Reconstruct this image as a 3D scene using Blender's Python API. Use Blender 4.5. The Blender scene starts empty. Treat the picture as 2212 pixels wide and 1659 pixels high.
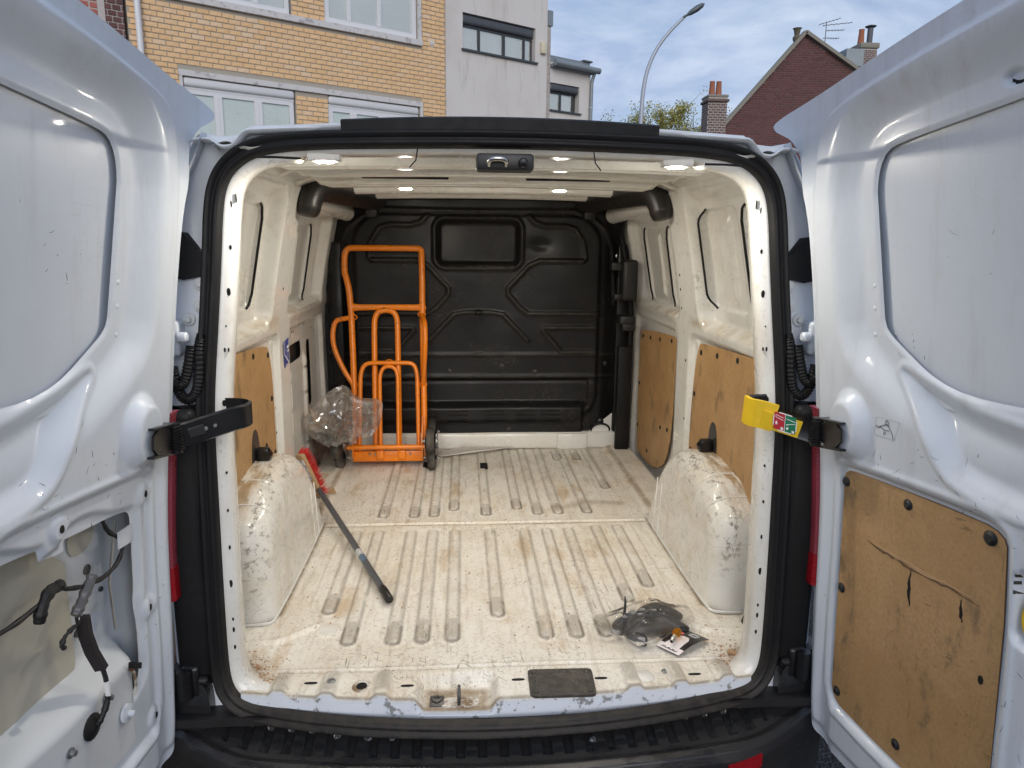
import bpy, bmesh, math, random
import numpy as np
from mathutils import Vector, Matrix, noise as mnoise

scene = bpy.context.scene
col = scene.collection
rnd = random.Random(7)
GZ = -0.62                                    # street level below the van's load floor (z = 0)

# ------------------------------------------------------------------ camera
CAM = (-0.102, -1.68, 1.19)
RM = ((0.9976500, -0.0050400, 0.0683300), (-0.0675910, -0.1967000, 0.9781300), (0.0085100, -0.9804500, -0.1965800))
cam_d = bpy.data.cameras.new('camera'); cam_o = bpy.data.objects.new('camera', cam_d); col.objects.link(cam_o)
cam_d.sensor_fit = 'HORIZONTAL'; cam_d.sensor_width = 36.0; cam_d.lens = 36.0 * 1534.0 / 2212.0
cam_d.clip_start = 0.02; cam_d.clip_end = 2000.0
_m = Matrix(((RM[0][0], -RM[0][1], -RM[0][2]), (RM[1][0], -RM[1][1], -RM[1][2]), (RM[2][0], -RM[2][1], -RM[2][2])))
cam_o.matrix_world = Matrix.Translation(CAM) @ _m.to_quaternion().to_matrix().to_4x4()
scene.camera = cam_o

# ------------------------------------------------------------------ sky, sun, exposure
SUN_EL, SUN_AZ = math.radians(24), math.radians(178)
w = bpy.data.worlds.new('World'); scene.world = w; w.use_nodes = True
nt = w.node_tree; nt.nodes.clear()
def wn(t): return nt.nodes.new(t)
out = wn('ShaderNodeOutputWorld'); bg = wn('ShaderNodeBackground'); bg.inputs['Strength'].default_value = 0.1
sky = wn('ShaderNodeTexSky'); sky.sky_type = 'NISHITA'; sky.sun_disc = False
sky.sun_elevation = SUN_EL; sky.sun_rotation = SUN_AZ; sky.air_density = 1.2; sky.dust_density = 1.0; sky.ozone_density = 2.0
tc = wn('ShaderNodeTexCoord'); mp = wn('ShaderNodeMapping'); mp.inputs['Scale'].default_value = (1.0, 1.0, 2.6)
mp.inputs['Rotation'].default_value = (0.25, -0.35, 0.4)
nz = wn('ShaderNodeTexNoise'); nz.inputs['Scale'].default_value = 3.1; nz.inputs['Detail'].default_value = 9; nz.inputs['Roughness'].default_value = 0.55; nz.inputs['Distortion'].default_value = 0.25
r1 = wn('ShaderNodeValToRGB'); r1.color_ramp.elements[0].position = 0.36; r1.color_ramp.elements[1].position = 0.66
r1.color_ramp.elements[0].color = (0.45, 0.45, 0.45, 1); r1.color_ramp.elements[1].color = (0.97, 0.97, 0.97, 1)
nz2 = wn('ShaderNodeTexNoise'); nz2.inputs['Scale'].default_value = 5.3; nz2.inputs['Detail'].default_value = 8; nz2.inputs['Roughness'].default_value = 0.6; nz2.inputs['Distortion'].default_value = 0.4
r2 = wn('ShaderNodeValToRGB'); r2.color_ramp.elements[0].position = 0.42; r2.color_ramp.elements[1].position = 0.72
r2.color_ramp.elements[0].color = (4.1, 5.1, 7.3, 1); r2.color_ramp.elements[1].color = (7.4, 8.2, 9.6, 1)
mx = wn('ShaderNodeMix'); mx.data_type = 'RGBA'
gain = wn('ShaderNodeMix'); gain.data_type = 'RGBA'; gain.blend_type = 'MULTIPLY'; gain.inputs[0].default_value = 1.0; gain.inputs[7].default_value = (1.0, 1.0, 1.05, 1)
L_ = nt.links.new
L_(tc.outputs['Generated'], mp.inputs[0]); L_(mp.outputs[0], nz.inputs['Vector']); L_(mp.outputs[0], nz2.inputs['Vector'])
L_(nz.outputs['Fac'], r1.inputs[0]); L_(nz2.outputs['Fac'], r2.inputs[0])
L_(sky.outputs[0], gain.inputs[6])
L_(r1.outputs[0], mx.inputs[0]); L_(gain.outputs[2], mx.inputs[6]); L_(r2.outputs[0], mx.inputs[7])
L_(mx.outputs[2], bg.inputs[0]); L_(bg.outputs[0], out.inputs[0])
sd = bpy.data.lights.new('sun', 'SUN'); sd.energy = 1.3; sd.angle = math.radians(40); sd.color = (1.0, 0.95, 0.90)
so = bpy.data.objects.new('sun', sd); col.objects.link(so)
_sv = Vector((math.sin(SUN_AZ) * math.cos(SUN_EL), math.cos(SUN_AZ) * math.cos(SUN_EL), math.sin(SUN_EL)))
so.rotation_euler = _sv.to_track_quat('Z', 'Y').to_euler(); so.location = (0, 0, 30)
vs_ = scene.view_settings; vs_.view_transform = 'Standard'; vs_.look = 'None'; vs_.exposure = 0.08; vs_.gamma = 1.0; vs_.use_curve_mapping = False
scene.cycles.use_denoising = True; scene.cycles.max_bounces = 10; scene.cycles.transparent_max_bounces = 16
scene.cycles.sample_clamp_indirect = 8.0

# ------------------------------------------------------------------ materials
MATS = {}
class NB:
    """tiny node builder"""
    def __init__(s, name):
        s.m = bpy.data.materials.new(name); s.m.use_nodes = True; s.t = s.m.node_tree; s.t.nodes.clear()
        s.o = s.t.nodes.new('ShaderNodeOutputMaterial'); s._co = None
        MATS[name] = s.m
    def n(s, t, **k):
        x = s.t.nodes.new(t)
        for a, b in k.items(): setattr(x, a, b)
        return x
    def l(s, a, b): s.t.links.new(a, b)
    def co(s, scale=(1, 1, 1), rot=(0, 0, 0), loc=(0, 0, 0)):
        if s._co is None: s._co = s.n('ShaderNodeTexCoord')
        m = s.n('ShaderNodeMapping'); m.inputs['Scale'].default_value = scale; m.inputs['Rotation'].default_value = rot; m.inputs['Location'].default_value = loc
        s.l(s._co.outputs['Object'], m.inputs[0]); return m.outputs[0]
    def noise(s, sc, det=4, rough=.55, vec=None, dist=0):
        x = s.n('ShaderNodeTexNoise'); x.inputs['Scale'].default_value = sc; x.inputs['Detail'].default_value = det; x.inputs['Roughness'].default_value = rough; x.inputs['Distortion'].default_value = dist
        s.l(vec if vec is not None else s.co(), x.inputs['Vector']); return x.outputs['Fac']
    def edge(s, sc, vec=None):
        x = s.n('ShaderNodeTexVoronoi', feature='DISTANCE_TO_EDGE'); x.inputs['Scale'].default_value = sc
        s.l(vec if vec is not None else s.co(), x.inputs['Vector']); return x.outputs['Distance']
    def vor(s, sc, vec=None):
        x = s.n('ShaderNodeTexVoronoi'); x.inputs['Scale'].default_value = sc
        s.l(vec if vec is not None else s.co(), x.inputs['Vector']); return x.outputs['Distance']
    def ramp(s, f, a, b, ca=0., cb=1.):
        x = s.n('ShaderNodeMapRange', interpolation_type='SMOOTHSTEP'); x.inputs[1].default_value = a; x.inputs[2].default_value = b; x.inputs[3].default_value = ca; x.inputs[4].default_value = cb
        s.l(f, x.inputs[0]); return x.outputs[0]
    def mul(s, a, b, op='MULTIPLY'):
        x = s.n('ShaderNodeMath', operation=op)
        for i, v in enumerate((a, b)):
            if isinstance(v, (int, float)): x.inputs[i].default_value = v
            else: s.l(v, x.inputs[i])
        x.use_clamp = op in ('ADD', 'MAXIMUM'); return x.outputs[0]
    def mix(s, f, a, b):
        x = s.n('ShaderNodeMix', data_type='RGBA')
        if isinstance(f, (int, float)): x.inputs[0].default_value = f
        else: s.l(f, x.inputs[0])
        for i, v in ((6, a), (7, b)):
            if isinstance(v, tuple): x.inputs[i].default_value = v + (1,) if len(v) == 3 else v
            else: s.l(v, x.inputs[i])
        return x.outputs[2]
    def attr(s, nm):
        x = s.n('ShaderNodeAttribute'); x.attribute_name = nm; return x.outputs['Fac']
    def bump(s, h, st, d=.01):
        x = s.n('ShaderNodeBump'); x.inputs['Strength'].default_value = st; x.inputs['Distance'].default_value = d; s.l(h, x.inputs['Height']); return x.outputs[0]
    def pr(s, base, rough=.5, metal=0., spec=.5, coat=0., bump=None, trans=0., alpha=None, emis=None, es=0, ior=1.5):
        p = s.n('ShaderNodeBsdfPrincipled')
        for k, v in (('Base Color', base), ('Roughness', rough), ('Metallic', metal)):
            if isinstance(v, tuple): p.inputs[k].default_value = v + (1,)
            elif isinstance(v, (int, float)): p.inputs[k].default_value = v
            else: s.l(v, p.inputs[k])
        p.inputs['Specular IOR Level'].default_value = spec; p.inputs['Coat Weight'].default_value = coat; p.inputs['Coat Roughness'].default_value = .06
        p.inputs['Transmission Weight'].default_value = trans; p.inputs['IOR'].default_value = ior
        if bump is not None: s.l(bump, p.inputs['Normal'])
        if emis: p.inputs['Emission Color'].default_value = emis + (1,); p.inputs['Emission Strength'].default_value = es
        s.l(p.outputs[0], s.o.inputs[0]); return p
def simple(name, c, rough=.5, metal=0., var=.12, sc=18., spec=.5, coat=0.):
    b = NB(name); f = b.noise(sc, 5)
    lo = tuple(x * (1 - var) for x in c); hi = tuple(min(1, x * (1 + var)) for x in c)
    b.pr(b.mix(f, lo, hi), b.ramp(f, .2, .8, rough * .85, min(1, rough * 1.15)), metal, spec, coat, b.bump(f, .08, .004)); return b.m
def scuffs(b, sc=1.0, seed=0.):
    """fine scratches: short straight dashes in several directions plus a few curved hairs, as a mask"""
    tot = None
    for i, (rx, ry, rz) in enumerate(((.1, .2, .15), (.3, .5, -.9), (.2, 1.2, 1.3), (.2, .4, 2.3), (1.2, .3, .6))):
        v0 = b.co((1, 1, 1), (rx, ry, rz + seed * .37), (seed + i * 3.1, seed * 1.7, i)); mm = b.n('ShaderNodeMapping'); mm.inputs['Scale'].default_value = (230 * sc, 9 * sc, 60 * sc); b.l(v0, mm.inputs[0])
        m = b.ramp(b.noise(1.0, 1, .4, mm.outputs[0]), .70, .74)
        tot = m if tot is None else b.mul(tot, m, 'MAXIMUM')
    wv = b.co((1, 1, 1), (.3, .5, .2), (seed, seed * 1.7, 0)); d = b.n('ShaderNodeTexNoise'); d.inputs['Scale'].default_value = 2.5 * sc; d.inputs['Detail'].default_value = 2; b.l(wv, d.inputs['Vector'])
    va = b.n('ShaderNodeVectorMath', operation='MULTIPLY_ADD'); b.l(d.outputs['Color'], va.inputs[0]); va.inputs[1].default_value = (.5, .5, .5); b.l(wv, va.inputs[2])
    hair = b.mul(b.ramp(b.edge(8 * sc, va.outputs[0]), .0, .009, 1, 0), b.ramp(b.noise(5 * sc, 3, .6, wv), .55, .64))
    k = b.ramp(b.noise(2.6 * sc, 3, .6, wv), .47, .66)
    return b.mul(b.mul(tot, k), b.mul(hair, .7), 'MAXIMUM')

# outside / door paint: pale white, glossy, with fine scuffs
b = NB('door_paint'); sm = scuffs(b, 1.3, 3.); sp_ = b.ramp(b.vor(85, b.co((1, 1, 1))), .02, .09, 1, 0); sk = b.ramp(b.noise(5, 3), .52, .66)
g = b.ramp(b.noise(2.2, 5, .6), .35, .75)
mk = b.mul(b.mul(sm, .09), b.mul(sp_, b.mul(sk, .22)), 'MAXIMUM')
cbase = b.mix(g, (.64, .685, .745), (.59, .63, .685)); dr = b.ramp(b.noise(5, 6, .66, b.co((3.2, 3.2, .32), (0, 0, 0), (2, 5, 1))), .52, .74); cbase = b.mix(b.mul(dr, .26), cbase, (.40, .39, .365)); fl = b.ramp(b.noise(48, 5, .7), .55, .78); cbase = b.mix(b.mul(fl, .10), cbase, (.35, .33, .30))
b.pr(b.mix(mk, cbase, (.12, .11, .10)), b.mul(b.ramp(g, 0, 1, .32, .44), b.mul(dr, .12), 'ADD'), 0, .45, .25, b.bump(b.noise(5, 2), .05, .01))
b = NB('door_skin'); g = b.noise(3, 5); b.pr(b.mix(g, (.68, .70, .71), (.60, .62, .63)), .45, bump=b.bump(g, .05, .01))
# inside paint: same white, dusty
b = NB('cabin_paint'); sm = scuffs(b, 1.1, 9.); g = b.ramp(b.noise(2.6, 7, .62), .42, .72); du = b.ramp(b.noise(24, 4, .6), .5, .75)
sp_ = b.ramp(b.vor(60), .02, .08, 1, 0); sk = b.ramp(b.noise(4, 3), .55, .7)
c1 = b.mix(g, (.74, .735, .70), (.64, .615, .55)); c1 = b.mix(b.mul(du, .25), c1, (.46, .37, .25))
mk = b.mul(b.mul(sm, .3), b.mul(sp_, b.mul(sk, .45)), 'MAXIMUM')
wr = b.attr('wear'); c1 = b.mix(b.mul(wr, b.ramp(b.noise(14, 4, .6), .3, .7, .1, .75)), c1, (.42, .33, .21))
b.pr(b.mix(mk, c1, (.10, .085, .07)), b.ramp(g, 0, 1, .2, .36), 0, .5, .25, b.bump(b.noise(6, 3), .06, .01))
# load floor: cream-white paint, brown grime, scratches, worn ribs
b = NB('floor_paint')
st = b.ramp(b.noise(9, 6, .65, b.co((5, .55, 1))), .48, .72); bl = b.ramp(b.noise(3.2, 7, .66), .40, .70); fi = b.ramp(b.noise(70, 4, .7), .52, .72)
grain = b.ramp(b.noise(210, 3, .7), .35, .75)
s1 = scuffs(b, 1.6, 1.); s2 = scuffs(b, 3.1, 5.); s3 = scuffs(b, .9, 8.)
c = b.mix(bl, (.82, .79, .715), (.70, .635, .525)); c = b.mix(b.mul(st, .5), c, (.46, .38, .28)); c = b.mix(b.mul(fi, .55), c, (.44, .35, .24))
c = b.mix(b.mul(grain, .10), c, (.35, .28, .20))
rust = b.ramp(b.noise(4.2, 5, .62, b.co((2.2, .7, 1), (0, 0, 0), (3.1, .4, 0))), .55, .70); c = b.mix(b.mul(rust, .55), c, (.46, .29, .13))
wr = b.attr('wear'); wm = b.mul(wr, b.ramp(b.noise(34, 5, .7, b.co((1, .3, 1))), .26, .50)); c = b.mix(b.mul(wm, .95), c, (.21, .185, .15))
gr = b.attr('grime'); c = b.mix(b.mul(gr, b.ramp(b.noise(30, 4, .65), .25, .6, .35, 1.)), c, (.24, .165, .09))
c = b.mix(b.mul(s1, .75), c, (.17, .14, .10)); c = b.mix(b.mul(s2, .65), c, (.22, .175, .12)); s5 = scuffs(b, 2.3, 4.4); c = b.mix(b.mul(s5, .6), c, (.20, .16, .11)); c = b.mix(b.mul(s3, .75), c, (.15, .12, .09))
ch = b.ramp(b.noise(13, 6, .7, b.co((1, 1, 1), (0, 0, 0), (1.2, 4, 0))), .70, .735); c = b.mix(b.mul(ch, .8), c, (.17, .16, .15))
c = b.mix(b.attr('clean_skylit'), c, b.mix(b.ramp(b.noise(26, 5, .7), .55, .62), (.66, .70, .76), (.25, .25, .25)))  # sill fold: cleaner paint, with bluish sky light painted into the colour
b.pr(c, b.ramp(bl, 0, 1, .42, .62), 0, .4, 0, b.bump(b.noise(40, 4, .6), .12, .004))
# wheel arches: scuffed harder
b = NB('arch_paint'); s1 = scuffs(b, 1.8, 2.); s2 = scuffs(b, 3.4, 6.); s3 = scuffs(b, .8, 3.)
bl = b.ramp(b.noise(5, 7, .66), .44, .70); ch = b.ramp(b.noise(40, 7, .75, b.co((1, .45, 1))), .53, .60); ck = b.attr('wear')
c = b.mix(b.mul(bl, .7), (.78, .765, .715), (.66, .59, .47)); c = b.mix(b.mul(s1, .38), c, (.12, .10, .08)); c = b.mix(b.mul(s2, .25), c, (.20, .16, .12)); c = b.mix(b.mul(s3, .5), c, (.12, .10, .08))
c = b.mix(b.mul(b.mul(ch, ck), .8), c, (.16, .135, .10)); gr = b.attr('grime'); c = b.mix(b.mul(gr, b.ramp(b.noise(12, 5, .7, b.co((3, .7, 1))), .35, .6)), c, (.36, .24, .12))
b.pr(c, b.ramp(bl, 0, 1, .22, .5), 0, .5, .15, b.bump(b.noise(22, 4), .14, .008))
# hardboard
b = NB('hardboard'); g = b.noise(3.5, 7, .65); s1 = scuffs(b, 1.2, 4.); fi = b.noise(120, 3, .6); dk = b.mul(b.ramp(b.noise(8, 6, .66, b.co((1, 1, .55), (0, 0, 0), (5, 1, 2))), .56, .68), b.mul(b.ramp(b.noise(30, 5, .7, b.co((1, 1, .12), (.3, 0, 0), (2, 7, 1))), .60, .70), .8), 'MAXIMUM')
c = b.mix(b.ramp(g, .3, .7), (.50, .31, .145), (.40, .235, .10)); c = b.mix(b.ramp(fi, .4, .7, 0, .35), c, (.28, .16, .07)); c = b.mix(b.mul(dk, .62), c, (.10, .075, .05)); c = b.mix(b.mul(s1, .35), c, (.62, .44, .24))
s4 = scuffs(b, 2.2, 7.7); c = b.mix(b.mul(s4, .6), c, (.12, .075, .04))
b.pr(c, b.ramp(g, .2, .8, .42, .6), 0, .4, 0, b.bump(fi, .1, .002))
simple('board_edge', (.16, .09, .045), .8)
# blacks
b = NB('bulkhead_black'); g = b.noise(4, 6, .6); s1 = scuffs(b, 1.5, 2.2); du = b.ramp(b.noise(3, 6, .65, b.co((1, 1, 1), (0, 0, 0), (2, 0, 5))), .5, .75)
c = b.mix(b.mul(du, .4), (.008, .008, .009), (.026, .024, .021)); c = b.mix(b.mul(s1, .28), c, (.20, .19, .17))
wr = b.attr('wear'); c = b.mix(b.mul(wr, b.ramp(b.noise(20, 5, .7), .4, .7, .12, .7)), c, (.15, .13, .10))
b.pr(c, b.ramp(g, .3, .7, .30, .46), 0, .28, 0, b.bump(b.noise(3.2, 2), .25, .03))
b = NB('rubber'); g = b.noise(30, 5, .6); du = b.ramp(b.noise(7, 5, .65), .52, .78); lowd = b.attr('grime')
c = b.mix(b.mul(du, .3), (.009, .009, .010), (.035, .033, .031)); c = b.mix(b.mul(lowd, b.ramp(g, .35, .7, .25, .85)), c, (.17, .145, .115))
b.pr(c, b.ramp(g, .3, .7, .45, .62), 0, .25, 0, b.bump(g, .08, .003))
b = NB('bumper_black'); g = b.noise(7, 6, .6); wet = b.ramp(b.noise(5, 4, .6, b.co((1, 2, 1))), .45, .6); b.pr(b.mix(g, (.012, .012, .013), (.028, .028, .030)), b.ramp(wet, 0, 1, .36, .08), 0, .5, 0, b.bump(b.noise(160, 3), .12, .002))
simple('black_plastic', (.013, .013, .014), .48, var=.3); simple('black_metal', (.010, .010, .011), .30, var=.3); simple('hole_black', (.003, .003, .003), .8)
simple('duct_black', (.014, .0125, .0115), .42, var=.3)
simple('yellow_sleeve', (.72, .47, .008), .45, var=.16, sc=30); simple('sticker_red', (.45, .02, .03), .4); simple('sticker_green', (.01, .17, .08), .4); simple('sticker_white', (.78, .78, .76), .5); simple('sticker_blue', (.015, .06, .32), .35)
simple('bolt_zinc', (.52, .51, .48), .32, 1.0); simple('bolt_white', (.6, .62, .63), .4); simple('steel_dark', (.12, .12, .12), .4, .8); simple('bolt_grey', (.22, .23, .24), .4, .6)
b = NB('red_lens'); b.pr((.26, .005, .010), .12, 0, .5, .5, b.bump(b.ramp(b.noise(2, 0, .5, b.co((1, 1, 240))), .4, .6), .3, .003))
b = NB('red_clear_lens'); wv = b.n('ShaderNodeTexWave', bands_direction='Z'); wv.inputs['Scale'].default_value = 60; b.l(b.co(), wv.inputs['Vector']); b.pr(b.mix(wv.outputs['Fac'], (.34, .06, .08), (.15, .012, .022)), .12, 0, .5, .5, b.bump(wv.outputs['Fac'], .4, .003))
b = NB('led_lens'); b.pr((.9, .9, .9), .3, emis=(1.0, .925, .80), es=1560.0)
b = NB('orange_paint'); g = b.noise(8, 6, .6); s1 = scuffs(b, 3.0, 2.); ch = b.ramp(b.noise(30, 6, .72), .62, .66)
c = b.mix(b.ramp(g, .35, .7), (.86, .235, .006), (.74, .19, .006)); c = b.mix(b.mul(s1, .35), c, (.25, .07, .02)); c = b.mix(b.mul(ch, .8), c, (.06, .045, .035)); b.pr(c, b.ramp(g, .3, .7, .22, .38), 0, .5, .2)
b = NB('tyre'); g = b.noise(40, 5, .65); du = b.ramp(b.noise(9, 4, .6), .42, .66); b.pr(b.mix(b.mul(du, .75), (.018, .017, .016), (.13, .115, .095)), .75, bump=b.bump(g, .25, .003))
simple('wood_block', (.45, .29, .155), .6, var=.2, sc=30); simple('red_bristle', (.62, .035, .03), .5, var=.3); simple('brown_bristle', (.075, .035, .02), .6, var=.4, sc=80); simple('grey_handle', (.075, .08, .09), .35, var=.15); simple('cap_black', (.012, .012, .012), .35)
simple('band_blue', (.09, .15, .22), .4); simple('cardboard', (.42, .27, .14), .8, var=.15); simple('grey_paper', (.56, .52, .48), .7, var=.1); simple('chip_wood', (.36, .21, .11), .8, var=.3, sc=60)
b = NB('print_label'); wv = b.n('ShaderNodeTexWave', bands_direction='DIAGONAL'); wv.inputs['Scale'].default_value = 45; wv.inputs['Distortion'].default_value = 6; b.l(b.co(), wv.inputs['Vector']); b.pr(b.mix(b.ramp(wv.outputs['Fac'], .72, .8), (.72, .72, .70), (.08, .14, .38)), .4)
b = NB('barcode_label'); wv = b.n('ShaderNodeTexWave', bands_direction='Y'); wv.inputs['Scale'].default_value = 150; wv.inputs['Distortion'].default_value = 3; b.l(b.co(), wv.inputs['Vector']); b.pr(b.mix(b.ramp(wv.outputs['Fac'], .62, .7), (.75, .75, .74), (.03, .03, .03)), .4)
simple('part_plastic', (.022, .022, .024), .4, var=.3); simple('part_clip', (.34, .34, .32), .4); simple('card_black', (.012, .012, .013), .25); simple('card_white', (.76, .70, .68), .4); simple('pink_mark', (.70, .12, .16), .4)
b = NB('amber_glass'); b.pr((1.0, .42, .01), .03, 0, .5, 0, trans=.85, ior=1.35)
def film(name, tint, dens, gl, bs):
    b = NB(name); fr = b.n('ShaderNodeLayerWeight'); fr.inputs['Blend'].default_value = .28
    nb = b.bump(b.noise(17, 4, .6, dist=1.2), bs, .02); b.l(nb, fr.inputs['Normal'])
    tr = b.n('ShaderNodeBsdfTransparent'); tr.inputs[0].default_value = tint + (1,)
    gs = b.n('ShaderNodeBsdfGlossy'); gs.inputs['Roughness'].default_value = .06; b.l(nb, gs.inputs['Normal']); gs.inputs[0].default_value = (1, 1, 1, 1)
    df = b.n('ShaderNodeBsdfDiffuse'); df.inputs[0].default_value = (.8, .78, .74, 1)
    tl = b.n('ShaderNodeBsdfTranslucent'); tl.inputs[0].default_value = (.8, .78, .74, 1); dm = b.n('ShaderNodeMixShader'); dm.inputs[0].default_value = .5; b.l(df.outputs[0], dm.inputs[1]); b.l(tl.outputs[0], dm.inputs[2])
    m1 = b.n('ShaderNodeMixShader'); m1.inputs[0].default_value = dens; b.l(tr.outputs[0], m1.inputs[1]); b.l(dm.outputs[0], m1.inputs[2])
    m2 = b.n('ShaderNodeMixShader'); f = b.mul(b.ramp(fr.outputs['Fresnel'], 0, 1, gl, 1.), .9); b.l(f, m2.inputs[0]); b.l(m1.outputs[0], m2.inputs[1]); b.l(gs.outputs[0], m2.inputs[2])
    b.l(m2.outputs[0], b.o.inputs[0])
film('clear_film', (.96, .955, .95), .15, .21, .12); film('thin_film', (.96, .955, .95), .05, .06, .25)
b = NB('ice_glass'); b.pr((.75, .8, .85), .08, trans=.95, ior=1.33)
simple('leaf_orange', (.46, .22, .04), .6, var=.3, sc=60); simple('cable_black', (.010, .010, .011), .55, var=.3, sc=90); simple('tape_grey', (.10, .10, .105), .35, var=.4, sc=60); simple('foam_black', (.020, .016, .017), .85); simple('pad_cream', (.52, .49, .40), .6, var=.1); simple('rust', (.10, .05, .025), .85, var=.4, sc=60)
b = NB('rust_paint'); g = b.ramp(b.noise(26, 7, .72), .44, .58); b.pr(b.mix(g, (.66, .62, .55), (.22, .15, .09)), .75, bump=b.bump(g, .3, .002))
b = NB('plate_dark'); g = b.noise(30, 6, .7); s1 = scuffs(b, 3., 3.); c = b.mix(b.ramp(g, .35, .7), (.035, .032, .028), (.085, .075, .062)); b.pr(b.mix(b.mul(s1, .6), c, (.28, .25, .20)), .6, bump=b.bump(g, .15, .003))
simple('lid_white', (.70, .68, .63), .5, var=.12)
# town
def bricks_mat(name, pal, rough=.75):
    b = NB(name); ge = b.n('ShaderNodeNewGeometry'); oi = b.n('ShaderNodeObjectInfo')
    r = b.n('ShaderNodeMath', operation='FRACT'); b.l(b.mul(ge.outputs['Random Per Island'], oi.outputs['Random'], 'ADD'), r.inputs[0])
    ad = b.n('ShaderNodeMath', operation='ADD'); b.l(ge.outputs['Random Per Island'], ad.inputs[0]); b.l(oi.outputs['Random'], ad.inputs[1]); b.l(ad.outputs[0], r.inputs[0])
    cr = b.n('ShaderNodeValToRGB'); e = cr.color_ramp.elements; e[0].position = 0; e[0].color = pal[0] + (1,); e[1].position = 1; e[1].color = pal[-1] + (1,)
    for i, p in enumerate(pal[1:-1]): x = e.new((i + 1) / (len(pal) - 1)); x.color = p + (1,)
    b.l(r.outputs[0], cr.inputs[0]); f = b.noise(16, 6, .65)
    b.pr(b.mix(b.ramp(f, .4, .8, 0, .35), cr.outputs[0], tuple(x * .55 for x in pal[0])), rough, bump=b.bump(f, .2, .01))
bricks_mat('yellow_brick', [(.78, .50, .25), (.84, .55, .29), (.80, .52, .265), (.86, .58, .32), (.79, .505, .255), (.82, .60, .40)])
bricks_mat('red_brick', [(.40, .12, .09), (.46, .15, .115), (.36, .105, .08), (.44, .14, .11)])
bricks_mat('brown_brick', [(.13, .055, .05), (.18, .08, .07), (.10, .045, .04)])
bricks_mat('gable_brick', [(.115, .038, .036), (.14, .046, .044), (.10, .034, .034), (.135, .055, .050), (.085, .034, .034)])
bricks_mat('chimney_brick', [(.14, .095, .08), (.18, .12, .10), (.11, .075, .07), (.16, .09, .08)])
bricks_mat('pale_stone', [(.40, .35, .32), (.46, .41, .37), (.37, .33, .30)])
simple('mortar_grey', (.40, .36, .30), .9); simple('mortar_pale', (.50, .45, .42), .9); simple('mortar_dark', (.25, .19, .17), .9)
b = NB('render_white'); g = b.ramp(b.noise(1.1, 6, .65), .4, .75); dr = b.ramp(b.noise(3, 6, .65, b.co((2.4, 2.4, .35))), .54, .74); c = b.mix(g, (.66, .625, .59), (.59, .545, .50)); b.pr(b.mix(b.mul(dr, .55), c, (.36, .33, .28)), .85, bump=b.bump(b.noise(40, 4), .1, .01))
b = NB('concrete_trim'); g = b.noise(9, 7, .7); b.pr(b.mix(b.ramp(g, .5, .68), (.63, .61, .60), (.36, .34, .33)), .85, bump=b.bump(g, .3, .02))
simple('pvc_white', (.72, .72, .73), .35, var=.05); simple('shutter_white', (.66, .66, .67), .45, var=.06); simple('frame_dark', (.055, .06, .065), .4); simple('shutter_dark', (.07, .075, .085), .4, var=.3, sc=6); simple('zinc', (.25, .28, .30), .45, .3, var=.25, sc=5); simple('slate', (.10, .11, .12), .6); simple('clay_pot', (.36, .13, .07), .8, var=.2); simple('cement', (.26, .24, .20), .9, var=.2); simple('moss_stone', (.13, .12, .08), .9, var=.4)
simple('curtain_pale', (.92, .97, .95), .8, var=.05, sc=3); simple('pane_sky_white', (.88, .88, .90), .8, var=.08, sc=3); simple('room_dark', (.06, .065, .07), .8); simple('web_white', (.85, .87, .87), .7)  # the plain white sheet tone stands for sky reflected in panes
b = NB('pane_glass'); fr = b.n('ShaderNodeFresnel'); fr.inputs[0].default_value = 1.45; tr = b.n('ShaderNodeBsdfTransparent'); tr.inputs[0].default_value = (.97, .99, .985, 1); gs = b.n('ShaderNodeBsdfGlossy'); gs.inputs['Roughness'].default_value = .02
mxs = b.n('ShaderNodeMixShader'); b.l(b.ramp(fr.outputs[0], 0, 1, .05, 1.), mxs.inputs[0]); b.l(tr.outputs[0], mxs.inputs[1]); b.l(gs.outputs[0], mxs.inputs[2]); b.l(mxs.outputs[0], b.o.inputs[0])
simple('galvanised', (.42, .45, .50), .5, .3, var=.15, sc=3); simple('lamp_grey', (.11, .13, .14), .45); simple('lamp_glass', (.42, .45, .47), .2); simple('alarm_cream', (.66, .60, .45), .5); simple('metal_grey', (.20, .20, .21), .4, .7)
b = NB('asphalt'); f1 = b.vor(95); f2 = b.noise(60, 5, .7); b.pr(b.mix(b.ramp(f2, .35, .7), (.018, .018, .022), (.060, .060, .068)), .8, 0, .3, 0, b.bump(f1, 1.0, .02))
simple('paving', (.26, .25, .24), .9); simple('kerb', (.34, .33, .31), .9); simple('bark', (.16, .13, .10), .9); simple('leaf_yellow', (.40, .36, .09), .7, var=.4, sc=40); simple('leaf_green', (.20, .24, .08), .7, var=.4, sc=40); simple('leaf_rust', (.42, .22, .03), .7, var=.4, sc=40); simple('grass', (.07, .12, .03), .8, var=.4, sc=40); simple('soil', (.09, .065, .04), .95, var=.4, sc=40)

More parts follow.
